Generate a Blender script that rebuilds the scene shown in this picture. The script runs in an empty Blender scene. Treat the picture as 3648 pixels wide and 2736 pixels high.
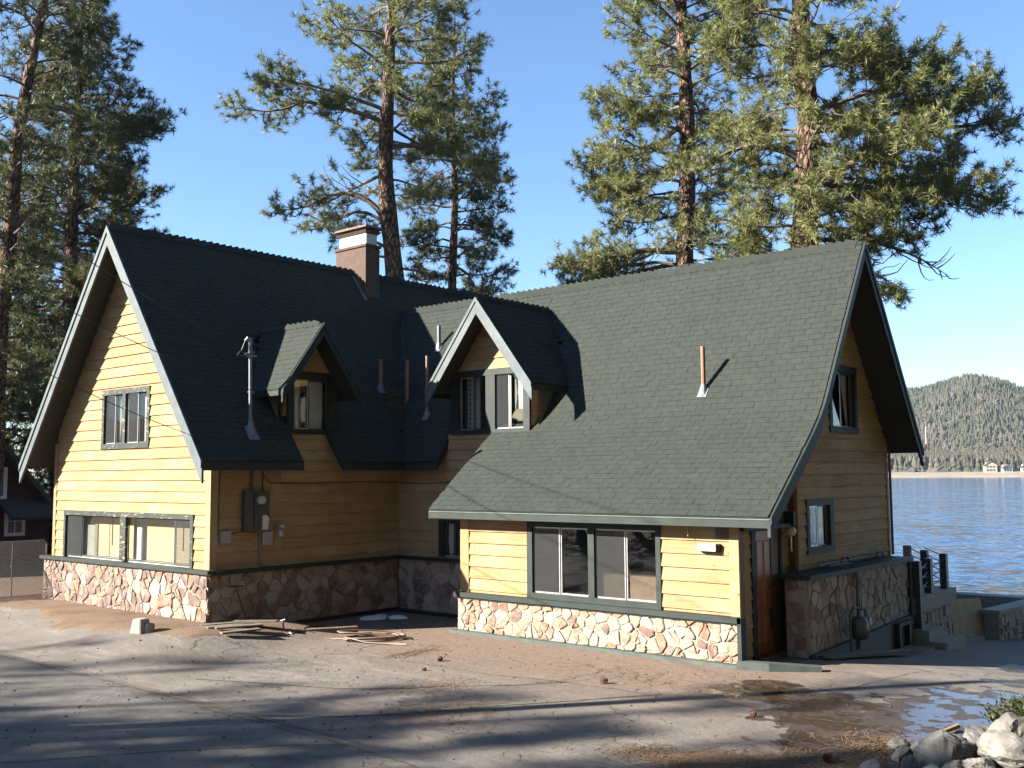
import bpy, math, random
import numpy as np
from mathutils import Vector, Matrix
R = math.radians
rnd = random.Random(7)
scene = bpy.context.scene
COL = scene.collection

# ---------------------------------------------------------------- camera
CAM = Vector((24.635, -11.915, 3.064))
YAW, PITCH, ROLL = 0.7005, 0.0891, -0.0067
_f = Vector((-math.sin(YAW) * math.cos(PITCH), math.cos(YAW) * math.cos(PITCH), math.sin(PITCH)))
_r = Vector((math.cos(YAW), math.sin(YAW), 0))
_u = _r.cross(_f)
_r2 = _r * math.cos(ROLL) + _u * math.sin(ROLL)
_u2 = _u * math.cos(ROLL) - _r * math.sin(ROLL)
cd = bpy.data.cameras.new('camera')
cam = bpy.data.objects.new('camera', cd)
COL.objects.link(cam)
cam.matrix_world = Matrix(((_r2.x, _u2.x, -_f.x, CAM.x), (_r2.y, _u2.y, -_f.y, CAM.y), (_r2.z, _u2.z, -_f.z, CAM.z), (0, 0, 0, 1)))
cd.sensor_width = 36
cd.lens = 36 * 3627.0 / 3648
cd.clip_end = 12000
scene.camera = cam

# ---------------------------------------------------------------- light
TRAVEL = Vector((0.76, 1.0, -0.60)).normalized()      # the way the sunlight travels
SUN_ELEV = math.asin(-TRAVEL.z)
to_sun = -TRAVEL
w = bpy.data.worlds.new('World'); scene.world = w; w.use_nodes = True
nt = w.node_tree; nt.nodes.clear()
sky = nt.nodes.new('ShaderNodeTexSky'); sky.sky_type = 'NISHITA'; sky.sun_disc = False
sky.sun_elevation = SUN_ELEV
sky.sun_rotation = math.atan2(to_sun.x, to_sun.y)
sky.altitude = 0; sky.air_density = 1.0; sky.dust_density = 0.0; sky.ozone_density = 5.0
bg = nt.nodes.new('ShaderNodeBackground'); bg.inputs['Strength'].default_value = 0.055
wo = nt.nodes.new('ShaderNodeOutputWorld')
nt.links.new(sky.outputs[0], bg.inputs[0]); nt.links.new(bg.outputs[0], wo.inputs[0])
sl = bpy.data.lights.new('sun', 'SUN'); sl.energy = 5.0; sl.angle = R(0.53); sl.color = (1.0, 0.93, 0.82)
so = bpy.data.objects.new('sun', sl); COL.objects.link(so)
so.rotation_euler = TRAVEL.to_track_quat('-Z', 'Y').to_euler()
so.location = (-20, -30, 30)
vs = scene.view_settings
vs.view_transform = 'Standard'; vs.look = 'None'; vs.gamma = 1.0; vs.exposure = 2.3; vs.use_curve_mapping = False
scene.cycles.max_bounces = 6; scene.cycles.diffuse_bounces = 3; scene.cycles.glossy_bounces = 3; scene.cycles.transparent_max_bounces = 8; scene.cycles.volume_bounces = 0

# ---------------------------------------------------------------- mesh helpers
ORG = {}

class MB:
    def __init__(s): s.v = []; s.f = []
    def add(s, vs, fs):
        o = len(s.v); s.v += [tuple(q) for q in vs]; s.f += [tuple(i + o for i in f) for f in fs]; return s
    def box(s, x0, x1, y0, y1, z0, z1):
        v = [(x, y, z) for z in (z0, z1) for y in (y0, y1) for x in (x0, x1)]
        return s.add(v, [(0, 2, 3, 1), (4, 5, 7, 6), (0, 1, 5, 4), (2, 6, 7, 3), (0, 4, 6, 2), (1, 3, 7, 5)])
    def quad(s, a, b, c, d): return s.add([a, b, c, d], [(0, 1, 2, 3)])
    def hexa(s, a, b):          # two quads a (4 points) and b (4 points), joined
        return s.add(list(a) + list(b), [(3, 2, 1, 0), (4, 5, 6, 7), (0, 1, 5, 4), (1, 2, 6, 5), (2, 3, 7, 6), (3, 0, 4, 7)])
    def slab(s, a, b, c, d, n, t):     # quad thickened by t against n
        n = Vector(n).normalized() * t
        lo = [tuple(Vector(q) - n) for q in (a, b, c, d)]
        return s.hexa(lo, [a, b, c, d])
    def prism(s, poly, axis, a0, a1):   # poly of 2-D points, extruded along axis 'x','y','z'
        def P(q, t): return {'x': (t, q[0], q[1]), 'y': (q[0], t, q[1]), 'z': (q[0], q[1], t)}[axis]
        n = len(poly)
        v = [P(q, a0) for q in poly] + [P(q, a1) for q in poly]
        return s.add(v, [tuple(range(n))[::-1], tuple(range(n, 2 * n))] + [(i, (i + 1) % n, n + (i + 1) % n, n + i) for i in range(n)])
    def tube(s, pts, rads, k=6, cap=True):
        pts = [Vector(q) for q in pts]
        if not hasattr(rads, '__len__'): rads = [rads] * len(pts)
        rings = []
        ref = Vector((0, 0, 1))
        for i, q in enumerate(pts):
            d = (pts[min(i + 1, len(pts) - 1)] - pts[max(i - 1, 0)])
            if d.length < 1e-9: d = Vector((0, 0, 1))
            d.normalize()
            if abs(d.dot(ref)) > .95: ref = Vector((1, 0, 0)) if abs(d.x) < .9 else Vector((0, 1, 0))
            a = d.cross(ref).normalized(); b = d.cross(a)
            ref = a.cross(d) if a.cross(d).length > .1 else ref
            rings.append([tuple(q + (a * math.cos(2 * math.pi * j / k) + b * math.sin(2 * math.pi * j / k)) * rads[i]) for j in range(k)])
        v = [q for r_ in rings for q in r_]
        f = [(i * k + j, i * k + (j + 1) % k, (i + 1) * k + (j + 1) % k, (i + 1) * k + j) for i in range(len(pts) - 1) for j in range(k)]
        if cap: f += [tuple(range(k)), tuple(range((len(pts) - 1) * k, len(pts) * k))[::-1]]
        return s.add(v, f)
    def cyl(s, a, b, r, k=10): return s.tube([a, b], [r, r], k)
    def lathe(s, c, prof, k=12):        # prof of (r, z)
        v = [(c[0] + r_ * math.cos(2 * math.pi * j / k), c[1] + r_ * math.sin(2 * math.pi * j / k), c[2] + z) for r_, z in prof for j in range(k)]
        f = [(i * k + j, i * k + (j + 1) % k, (i + 1) * k + (j + 1) % k, (i + 1) * k + j) for i in range(len(prof) - 1) for j in range(k)]
        f += [tuple(range(k))[::-1], tuple(range((len(prof) - 1) * k, len(prof) * k))]
        return s.add(v, f)

def _link(name, me, mat, parent, org):
    o = bpy.data.objects.new(name, me)
    if mat is not None and me is not None and not me.materials: me.materials.append(mat)
    COL.objects.link(o)
    po = Vector((0, 0, 0))
    if parent is not None: o.parent = parent; po = ORG[parent]
    o.location = Vector(org) - po
    ORG[o] = Vector(org)
    return o

def obj(name, mb, mat, parent=None, smooth=False, org=None, kind=None):
    arr = np.array(mb.v, dtype=float)
    lo, hi = arr.min(0), arr.max(0)
    if org is None: org = ((lo[0] + hi[0]) / 2, (lo[1] + hi[1]) / 2, lo[2])
    arr = arr - np.array(org)
    me = bpy.data.meshes.new(name)
    me.from_pydata(arr.tolist(), [], mb.f)
    if smooth: me.polygons.foreach_set('use_smooth', [True] * len(me.polygons))
    me.update()
    o = _link(name, me, mat, parent, org)
    if kind: o['kind'] = kind
    return o

def tri_mesh(name, verts, tris, mat, parent=None, org=(0, 0, 0), kind=None):
    verts = np.asarray(verts, dtype=np.float32) - np.asarray(org, dtype=np.float32)
    me = bpy.data.meshes.new(name)
    me.vertices.add(len(verts)); me.vertices.foreach_set('co', verts.ravel())
    m = len(tris)
    me.loops.add(m * 3); me.loops.foreach_set('vertex_index', np.asarray(tris, dtype=np.int32).ravel())
    me.polygons.add(m); me.polygons.foreach_set('loop_start', np.arange(0, m * 3, 3, dtype=np.int32))
    me.polygons.foreach_set('loop_total', np.full(m, 3, dtype=np.int32))
    me.update(); me.validate()
    o = _link(name, me, mat, parent, org)
    if kind: o['kind'] = kind
    return o

def tag(o, label, cat, group=None):
    o['label'] = label; o['category'] = cat
    if group: o['group'] = group
    return o

def thing(name, label, cat, loc, group=None):
    o = bpy.data.objects.new(name, None); COL.objects.link(o)
    o.location = loc; ORG[o] = Vector(loc); o.empty_display_size = .2
    return tag(o, label, cat, group)

def struct(o): o['kind'] = 'structure'; return o

# ---------------------------------------------------------------- materials
ALB = 0.62
class NT:
    def __init__(s, name):
        s.m = bpy.data.materials.new(name); s.m.use_nodes = True
        s.t = s.m.node_tree; s.b = s.t.nodes['Principled BSDF']; s.o = s.t.nodes['Material Output']
    def n(s, typ, ins=None, **kw):
        d = s.t.nodes.new('ShaderNode' + typ)
        for k, v_ in kw.items(): setattr(d, k, v_)
        for k, v_ in (ins or {}).items(): s.set(d.inputs[k], v_)
        return d
    def set(s, sock, v_):
        if isinstance(v_, bpy.types.NodeSocket): s.t.links.new(v_, sock)
        elif isinstance(v_, bpy.types.Node): s.t.links.new(v_.outputs[0], sock)
        else:
            if sock.type == 'RGBA' and len(v_) == 3: v_ = (*v_, 1)
            sock.default_value = v_
    def pos(s): return s.n('NewGeometry').outputs['Position']
    def math(s, op, a, b=0.0, clamp=False):
        return s.n('Math', {0: a, 1: b}, operation=op, use_clamp=clamp).outputs[0]
    def noise(s, vec, scale, detail=4, rough=.55, dist=0.0):
        return s.n('TexNoise', {'Vector': vec, 'Scale': scale, 'Detail': detail, 'Roughness': rough, 'Distortion': dist}).outputs['Fac']
    def scale(s, vec, v3): return s.n('VectorMath', {0: vec, 1: v3}, operation='MULTIPLY').outputs[0]
    def ramp(s, fac, stops, interp='LINEAR'):
        d = s.n('ValToRGB', {0: fac}); cr = d.color_ramp; cr.interpolation = interp
        while len(cr.elements) > 1: cr.elements.remove(cr.elements[-1])
        for i, (p_, c_) in enumerate(stops):
            e = cr.elements[0] if i == 0 else cr.elements.new(p_)
            e.position = p_; e.color = (*c_, 1) if len(c_) == 3 else c_
        return d.outputs[0]
    def mix(s, f, a, b, mode='MIX'):
        d = s.n('Mix', data_type='RGBA', blend_type=mode)
        s.set(d.inputs[0], f); s.set(d.inputs[6], a); s.set(d.inputs[7], b)
        return d.outputs[2]
    def range(s, v_, a, b, c=0.0, d=1.0, smooth=True):
        return s.n('MapRange', {0: v_, 1: a, 2: b, 3: c, 4: d}, interpolation_type='SMOOTHSTEP' if smooth else 'LINEAR').outputs[0]
    def bump(s, h, strength, dist=.01):
        b = s.n('Bump', {'Height': h, 'Strength': strength, 'Distance': dist}); s.set(s.b.inputs['Normal'], b.outputs[0]); return b
    def rand(s): return s.n('ObjectInfo').outputs['Random']
    def alb(s, col):                     # all base colours share one scale
        if isinstance(col, tuple): return tuple(x * ALB for x in col)
        return s.mix(1.0, col, (ALB, ALB, ALB), 'MULTIPLY')
    def fin(s, col=None, rough=None, **kw):
        if col is not None: s.set(s.b.inputs['Base Color'], s.alb(col))
        if rough is not None: s.set(s.b.inputs['Roughness'], rough)
        for k, v_ in kw.items(): s.set(s.b.inputs[k.replace('_', ' ')], v_)
        return s.m

def plain(name, col, rough=.6, var=.25, sc=6, bump=0.0, bsc=60, **kw):
    t = NT(name); p = t.pos()
    n1 = t.noise(p, sc, 5)
    c = t.ramp(n1, [(.3, tuple(x * (1 - var) for x in col)), (.7, tuple(min(1, x * (1 + var)) for x in col))])
    if bump: t.bump(t.noise(p, bsc, 3), bump, .004)
    return t.fin(c, rough, **kw)

def mat_siding():
    t = NT('cedar_siding'); p = t.pos(); sx = t.n('SeparateXYZ', {0: p})
    u = t.math('ADD', sx.outputs[0], sx.outputs[1]); z = sx.outputs[2]
    rn = t.rand(); off = t.math('MULTIPLY', rn, 37.0)
    vec = t.n('CombineXYZ', {0: t.math('ADD', u, off), 1: off, 2: z}).outputs[0]
    grain = t.noise(t.scale(vec, (1.6, 1, 38)), 1.0, 5, .6, .6)
    fine = t.noise(t.scale(vec, (5, 1, 190)), 1.0, 3)
    blot = t.noise(t.scale(vec, (1.3, 1, 2.2)), 1.0, 3)
    c = t.ramp(grain, [(.25, (.35, .205, .080)), (.55, (.45, .312, .160)), (.8, (.52, .39, .23))])
    c = t.mix(t.math('MULTIPLY', t.range(blot, .45, .70), .6), c, (.55, .41, .23))
    c = t.mix(t.math('MULTIPLY', t.range(blot, .42, .22), .5), c, (.37, .185, .065))
    vo = t.n('TexVoronoi', {'Vector': t.scale(vec, (1.7, 1, 3.2)), 'Scale': 1.0, 'Randomness': 1.0})
    kn = t.range(vo.outputs['Distance'], .075, .03)
    c = t.mix(t.math('MULTIPLY', kn, .8), c, (.20, .085, .03))
    hs = t.n('HueSaturation', {'Color': c, 'Value': t.math('ADD', .92, t.math('MULTIPLY', rn, .15)), 'Hue': t.math('ADD', .492, t.math('MULTIPLY', rn, .016))})
    t.bump(t.math('ADD', t.math('MULTIPLY', grain, .6), t.math('MULTIPLY', fine, .5)), .35, .004)
    return t.fin(hs.outputs[0], t.range(grain, .2, .8, .85, .7), Specular_IOR_Level=.12)

def mat_trim(name='green_trim', col=(.025, .035, .031), worn=.0):
    t = NT(name); p = t.pos()
    n1 = t.noise(p, 3.0, 5); n2 = t.noise(p, 45, 4)
    c = t.ramp(n1, [(.3, tuple(x * .8 for x in col)), (.7, tuple(x * 1.3 for x in col))])
    if worn:
        m = t.range(t.math('ADD', t.noise(t.scale(p, (3, 3, 9)), 2.2, 6, .7), t.math('MULTIPLY', n2, .25)), .80 - worn * .1, .86 - worn * .1)
        c = t.mix(m, c, (.42, .33, .19))
    t.bump(n2, .35, .004)
    return t.fin(c, .6, Specular_IOR_Level=.25)

def mat_shingle():
    t = NT('asphalt_shingle'); p = t.pos()
    g = t.noise(p, 160, 2); bl = t.noise(p, 9, 4); big = t.noise(p, .6, 3)
    vo = t.n('TexVoronoi', {'Vector': p, 'Scale': 3.6}).outputs['Color']
    sv = t.n('SeparateColor', {0: vo}).outputs[0]
    c = t.ramp(bl, [(.3, (.033, .0385, .0325)), (.7, (.046, .053, .0455))])
    k = t.math('ADD', .62, t.math('ADD', t.math('ADD', .1, t.math('MULTIPLY', sv, .14)), t.math('ADD', t.math('MULTIPLY', g, .35), t.math('MULTIPLY', big, .2))))
    c = t.mix(1.0, c, t.n('CombineColor', {0: k, 1: k, 2: k}).outputs[0], 'MULTIPLY')
    t.bump(g, .6, .004)
    return t.fin(c, .9, Specular_IOR_Level=.2)

def mat_stone():
    t = NT('field_stone'); p = t.pos(); r_ = t.rand()
    n1 = t.noise(p, 5, 6, .65); n2 = t.noise(p, 26, 6, .7)
    c = t.ramp(r_, [(0, (.44, .37, .29)), (.14, (.33, .235, .155)), (.28, (.47, .42, .35)), (.42, (.24, .125, .075)), (.52, (.40, .33, .245)), (.64, (.165, .092, .078)), (.74, (.43, .37, .30)), (.86, (.30, .165, .095)), (.94, (.38, .31, .235))], 'CONSTANT')
    c = t.mix(t.range(n1, .42, .68), c, t.ramp(r_, [(0, (.50, .45, .38)), (.5, (.34, .23, .15)), (1, (.47, .41, .34))]))
    c = t.mix(t.math('MULTIPLY', t.range(n2, .48, .30), .5), c, (.17, .10, .065))
    c = t.mix(.16, c, (.40, .345, .275))
    t.bump(t.math('ADD', n1, t.math('MULTIPLY', n2, .7)), .55, .02)
    return t.fin(c, .78, Specular_IOR_Level=.3)

def mat_glass():
    t = NT('window_glass'); p = t.pos()
    tr = t.n('BsdfTransparent', {'Color': (.86, .90, .89)}); gl = t.n('BsdfGlossy', {'Color': (.95, .97, 1), 'Roughness': .01})
    bm_ = t.n('Bump', {'Height': t.noise(p, 1.6, 2), 'Strength': .10, 'Distance': .02}); t.set(gl.inputs['Normal'], bm_.outputs[0])
    fc = t.n('LayerWeight', {'Blend': .5}).outputs['Facing']      # 1 - |cos|, the same from both sides
    k = t.math('MINIMUM', t.math('ADD', .06, t.math('MULTIPLY', t.math('POWER', fc, 4.5), .94)), 1.0)
    mx = t.n('MixShader', {0: k, 1: tr.outputs[0], 2: gl.outputs[0]})
    t.t.links.new(mx.outputs[0], t.o.inputs[0]); return t.m

def mat_screen():
    t = NT('insect_screen')
    tr = t.n('BsdfTransparent'); df = t.n('BsdfDiffuse', {'Color': (.05, .052, .054)})
    mx = t.n('MixShader', {0: .5, 1: tr.outputs[0], 2: df.outputs[0]})
    t.t.links.new(mx.outputs[0], t.o.inputs[0]); return t.m

def mat_blind():
    t = NT('bamboo_blind'); p = t.pos(); sx = t.n('SeparateXYZ', {0: p})
    wv = t.math('SINE', t.math('MULTIPLY', sx.outputs[2], 330.0))
    n1 = t.noise(t.scale(p, (2, 2, 60)), 1.5, 4)
    c = t.ramp(n1, [(.3, (.42, .29, .16)), (.7, (.66, .50, .31))])
    c = t.mix(t.range(wv, .3, 1), c, (.30, .20, .11))
    t.bump(wv, .4, .004)
    return t.fin(c, .7)

def mat_bark():
    t = NT('pine_bark'); p = t.pos()
    q = t.scale(p, (1, 1, .33)); n0 = t.noise(p, 3, 3)
    wq = t.n('VectorMath', {0: q, 1: t.n('CombineXYZ', {0: t.math('MULTIPLY', n0, .25), 1: t.math('MULTIPLY', n0, .2), 2: 0.0}).outputs[0]}, operation='ADD').outputs[0]
    vo = t.n('TexVoronoi', {'Vector': wq, 'Scale': 8.0}, feature='DISTANCE_TO_EDGE').outputs['Distance']
    n2 = t.noise(p, 14, 5, .65)
    c = t.ramp(n2, [(.3, (.16, .095, .062)), (.55, (.27, .175, .125)), (.75, (.37, .265, .205))])
    c = t.mix(t.range(vo, .16, .02), c, (.05, .030, .022))
    t.bump(t.math('ADD', t.range(vo, 0, .25), t.math('MULTIPLY', n2, .4)), 1.0, .06)
    return t.fin(c, .9, Specular_IOR_Level=.2)

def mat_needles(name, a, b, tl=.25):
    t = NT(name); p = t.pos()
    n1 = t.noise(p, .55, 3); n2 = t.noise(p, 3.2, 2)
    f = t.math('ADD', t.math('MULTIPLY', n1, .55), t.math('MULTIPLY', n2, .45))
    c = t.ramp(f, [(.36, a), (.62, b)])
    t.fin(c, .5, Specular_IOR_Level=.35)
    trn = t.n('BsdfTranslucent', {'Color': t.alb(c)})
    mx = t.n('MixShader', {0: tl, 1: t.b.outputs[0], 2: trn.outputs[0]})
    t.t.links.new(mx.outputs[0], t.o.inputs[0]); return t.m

def blob(t, p, c, r0, r1):
    q = t.scale(p, (1, 1, 0))
    d = t.n('VectorMath', {0: q, 1: (c[0], c[1], 0)}, operation='DISTANCE').outputs['Value']
    return t.range(d, r0, r1, 0.0, 1.0)

def mat_driveway():
    t = NT('driveway_concrete'); p = t.pos()
    n1 = t.noise(p, .9, 6, .6); n2 = t.noise(p, 7, 6, .65); n3 = t.noise(p, 55, 4, .75); sxz = t.n('SeparateXYZ', {0: p})
    st = t.noise(t.scale(p, (.5, 2.6, 1)), 1.0, 5, .65)
    c = t.ramp(n1, [(.3, (.150, .125, .106)), (.5, (.195, .168, .146)), (.7, (.235, .208, .184))])
    c = t.mix(t.range(st, .5, .72), c, (.29, .25, .21))
    # red dirt blown along the foot of the house
    yy = t.math('ADD', sxz.outputs[1], t.math('MULTIPLY', n1, 2.4))
    dirt = t.math('MULTIPLY', t.range(yy, .3, 3.2), t.range(sxz.outputs[0], 19.5, 16.5))
    c = t.mix(t.math('MULTIPLY', dirt, .85), c, t.ramp(n2, [(.3, (.19, .120, .080)), (.7, (.275, .19, .135))]))
    sp = t.range(n2, .33, .26)
    c = t.mix(t.math('MULTIPLY', sp, .35), c, (.16, .11, .08))
    k = t.math('ADD', .5, t.math('MULTIPLY', n3, 1.0)); c = t.mix(1.0, c, t.n('CombineColor', {0: k, 1: k, 2: k}).outputs[0], 'MULTIPLY')
    gr = t.range(t.noise(p, 21, 5, .7), .34, .26); c = t.mix(t.math('MULTIPLY', gr, .55), c, (.07, .055, .045))
    vc = t.n('TexVoronoi', {'Vector': t.n('VectorMath', {0: p, 1: t.scale(t.n('TexNoise', {'Vector': p, 'Scale': 1.7}).outputs['Color'], (.9, .9, 0))}, operation='ADD').outputs[0], 'Scale': .42}, feature='DISTANCE_TO_EDGE').outputs['Distance']
    ck = t.math('MULTIPLY', t.range(vc, .008, .003), t.range(t.noise(p, .8, 2), .45, .55)); c = t.mix(t.math('MULTIPLY', ck, .75), c, (.06, .048, .04))
    # melt water running off to the right
    wp = t.n('VectorMath', {0: p, 1: t.n('CombineXYZ', {0: t.math('MULTIPLY', t.math('SUBTRACT', t.noise(p, 1.3, 4), .5), 2.2), 1: t.math('MULTIPLY', t.math('SUBTRACT', t.noise(t.scale(p, (1, 1, 1)), 2.1, 4), .5), 1.8), 2: 0.0}).outputs[0]}, operation='ADD').outputs[0]
    m = None
    for cc, r1, r0 in [((17.5, 2.2), .4, 1.0), ((18.4, 1.8), .3, 1.0), ((19.0, .9), .4, 1.2), ((19.7, -.3), .5, 1.4), ((20.0, 2.2), .7, 1.6), ((20.3, 3.6), .3, 1.2), ((20.5, 5.2), .2, .9), ((20.5, 0.8), .5, 1.3), ((20.2, 7.6), .3, 1.3), ((20.8, 12.0), .6, 2.4)]:
        b = blob(t, wp, cc, r0, r1)
        m = b if m is None else t.math('MAXIMUM', m, b)
    wn = t.noise(t.scale(p, (1.0, 1.0, 1)), 2.6, 5, .6)
    damp = t.range(t.math('ADD', m, t.math('MULTIPLY', t.math('SUBTRACT', wn, .5), .8)), .42, .56)
    pool = t.range(t.math('ADD', m, t.math('MULTIPLY', t.math('SUBTRACT', wn, .5), 2.6)), .80, .95)
    c = t.mix(t.math('MULTIPLY', damp, .86), c, t.ramp(n2, [(.3, (.040, .024, .014)), (.7, (.085, .052, .031))]))
    rough = t.math('SUBTRACT', .88, t.math('ADD', t.math('MULTIPLY', damp, .40), t.math('MULTIPLY', pool, .40)))
    h = t.math('MULTIPLY', t.math('ADD', t.math('MULTIPLY', n2, .8), t.math('MULTIPLY', n3, .35)), t.math('SUBTRACT', 1.0, t.math('MULTIPLY', pool, .93)))
    t.bump(h, .9, .025)
    return t.fin(c, rough, Specular_IOR_Level=.5)

def mat_road():
    t = NT('road_asphalt'); p = t.pos()
    n1 = t.noise(p, .7, 5); n2 = t.noise(p, 5, 5); n3 = t.noise(p, 48, 4, .8)
    c = t.ramp(n1, [(.3, (.150, .143, .132)), (.7, (.205, .197, .184))])
    c = t.mix(t.math('MULTIPLY', t.range(n2, .5, .7), .6), c, (.25, .22, .185))
    c = t.mix(t.math('MULTIPLY', t.range(t.noise(p, 2.3, 6, .7), .5, .36), .45), c, (.085, .078, .07))
    k = t.math('ADD', .3, t.math('MULTIPLY', n3, 1.4)); c = t.mix(1.0, c, t.n('CombineColor', {0: k, 1: k, 2: k}).outputs[0], 'MULTIPLY')
    t.bump(n3, .8, .012)
    return t.fin(c, .92, Specular_IOR_Level=.3)

def mat_dirt():
    t = NT('red_dirt'); p = t.pos()
    n1 = t.noise(p, 1.2, 6); n2 = t.noise(p, 22, 5, .7)
    c = t.ramp(n1, [(.3, (.19, .125, .083)), (.6, (.26, .18, .125)), (.8, (.28, .215, .165))])
    c = t.mix(t.math('MULTIPLY', t.range(n2, .42, .28), .6), c, (.13, .08, .05))
    t.bump(n2, .8, .03); return t.fin(c, .95, Specular_IOR_Level=.15)

def mat_ground():
    t = NT('forest_ground'); p = t.pos()
    n1 = t.noise(p, .35, 6); n2 = t.noise(p, 9, 5, .7)
    c = t.ramp(n1, [(.3, (.14, .10, .06)), (.55, (.22, .16, .10)), (.75, (.10, .11, .045))])
    c = t.mix(t.range(n2, .4, .65), c, (.27, .20, .13)); t.bump(n2, .8, .05)
    return t.fin(c, .95, Specular_IOR_Level=.15)

def mat_lake():
    t = NT('lake_water'); p = t.pos()
    cdv = t.n('VectorMath', {0: p, 1: (CAM.x, CAM.y, 0)}, operation='DISTANCE').outputs['Value']
    def rip(sc, k):
        d = t.n('TexNoise', {'Vector': t.scale(p, sc), 'Scale': 1.0, 'Detail': 4.0, 'Roughness': .62}).outputs['Color']
        d = t.n('VectorMath', {0: d, 1: (.5, .5, .5)}, operation='SUBTRACT').outputs[0]
        return t.scale(d, (k, k, 0))
    v1 = t.n('VectorMath', {0: rip((.75, 1.7, 1), .95), 1: rip((.12, .26, 1), .45)}, operation='ADD').outputs[0]
    v2 = t.n('VectorMath', {0: v1, 1: (0, 0, 1)}, operation='ADD').outputs[0]
    t.set(t.b.inputs['Normal'], t.n('VectorMath', {0: v2}, operation='NORMALIZE').outputs[0])
    return t.fin((.008, .050, .165), .10, Specular_IOR_Level=.5, IOR=1.33)

def mat_far(name, stops, sc):
    t = NT(name); p = t.pos()
    c = t.ramp(t.noise(p, sc, 5, .6), stops); return t.fin(c, .95, Specular_IOR_Level=.1)

M = dict(
    siding=mat_siding(), trim=mat_trim(), worn=mat_trim('worn_green_trim', (.036, .048, .042), 1.0), shingle=mat_shingle(), stone=mat_stone(),
    barge=mat_trim('lit_green_trim', (.115, .140, .145), 0.0),  # paler copy of the trim green; sheen of sunlit boards put into the colour
    mortar=plain('mortar', (.34, .30, .24), .9, .2, 12, .6, 50), glass=mat_glass(), screen=mat_screen(), blind=mat_blind(),
    bark=mat_bark(), needle=mat_needles('pine_needles', (.16, .185, .055), (.36, .375, .145), .36),
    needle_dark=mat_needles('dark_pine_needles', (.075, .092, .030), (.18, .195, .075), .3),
    drive=mat_driveway(), road=mat_road(), dirt=mat_dirt(), ground=mat_ground(), lake=mat_lake(),
    alu=plain('window_aluminium', (.55, .56, .57), .35, .1, 9, Metallic=.6), darkalu=plain('dark_sash', (.05, .055, .055), .45, .2),
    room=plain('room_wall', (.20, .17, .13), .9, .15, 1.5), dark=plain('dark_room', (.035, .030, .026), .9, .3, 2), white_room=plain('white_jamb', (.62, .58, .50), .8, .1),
    curtain=plain('curtain_cloth', (.62, .58, .50), .85, .12, 3), chimney=plain('chimney_stucco', (.115, .072, .050), .92, .22, 7, .8, 55),
    white=plain('white_paint', (.74, .73, .70), .6, .06, 6), rust=plain('rusty_metal', (.17, .11, .085), .7, .35, 9),
    copper=plain('vent_pipe_brown', (.30, .155, .085), .6, .25, 8), galv=plain('galvanised_steel', (.25, .27, .29), .5, .2, 14, Metallic=.4),
    black=plain('black_plastic', (.018, .018, .02), .5, .2), wire=plain('wire_black', (.030, .027, .024), .55, .2),
    meterbox=plain('grey_green_box', (.060, .072, .066), .5, .2), greybox=plain('grey_box', (.40, .39, .36), .6, .1), paper=plain('paper_tag', (.78, .78, .74), .8, .05),
    brass=plain('brass', (.50, .36, .13), .3, .1, Metallic=.8), door=plain('stained_door', (.34, .135, .048), .45, .25, 5), brown=plain('brown_wood', (.16, .085, .040), .6, .25, 5),
    concrete=plain('grey_concrete', (.36, .33, .28), .92, .2, 9, .7, 45), block=plain('block_concrete', (.42, .38, .32), .95, .18, 12, .8, 60),
    plank=plain('weathered_plank', (.19, .155, .115), .9, .3, 7), hose=plain('tan_hose', (.26, .18, .13), .55, .12, 6), snow=plain('snow', (.85, .88, .92), .7, .04, 9, .6, 20),
    red=plain('red_paint', (.16, .022, .018), .5, .3), cone=plain('pine_cone', (.15, .065, .038), .85, .4, 40), crack=plain('crack_dirt', (.075, .060, .045), 1.0, .45, 9),
    greencurb=plain('green_painted_concrete', (.070, .090, .080), .75, .25, 5, .5, 40), post=plain('green_post', (.040, .058, .060), .5, .25), ply=plain('plywood', (.40, .27, .14), .75, .2, 3),
    granite=plain('granite', (.27, .25, .22), .9, .25, 5, .9, 25), granite_dark=plain('dark_granite', (.17, .16, .148), .9, .3, 5, .9, 25), litter=plain('needle_litter', (.21, .125, .065), 1.0, .45, 30),
    barn=plain('dark_red_boards', (.060, .024, .018), .85, .25, 3), barnroof=plain('brown_roof', (.060, .050, .042), .9, .25, 5),
    shrub=mat_needles('shrub_leaf', (.022, .032, .012), (.10, .12, .025), .2), yellow=plain('meter_face', (.55, .56, .52), .4, .1),
    globe=plain('lamp_globe', (.62, .58, .50), .25, .1), sand=plain('beach_sand', (.30, .25, .19), .95, .15, .05),
    tanwall=plain('tan_house_wall', (.50, .40, .29), .85, .08, .2), whitewall=plain('white_house_wall', (.66, .63, .60), .85, .06, .2), farroof=plain('far_roof', (.16, .11, .09), .9, .15, .2), farglass=plain('far_window', (.10, .12, .15), .3, .2),
    hill=mat_far('hillside', [(.3, (.095, .090, .066)), (.55, (.135, .118, .090)), (.75, (.19, .165, .13))], .02),
    farneedle=mat_far('far_conifer', [(.30, (.060, .068, .040)), (.46, (.088, .090, .056)), (.56, (.125, .108, .082)), (.72, (.16, .135, .108))], .030),
    chain=plain('chain_link', (.52, .54, .55), .45, .1, 14), limb=plain('limb_bark', (.17, .125, .10), .9, .45, 5, .5, 30),
    soffit=plain('soffit_boards', (.028, .031, .024), .7, .2, 4),
)

# ---------------------------------------------------------------- terrain
def S(a, b, x):
    t = min(1.0, max(0.0, (x - a) / (b - a))); return t * t * (3 - 2 * t)

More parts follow.
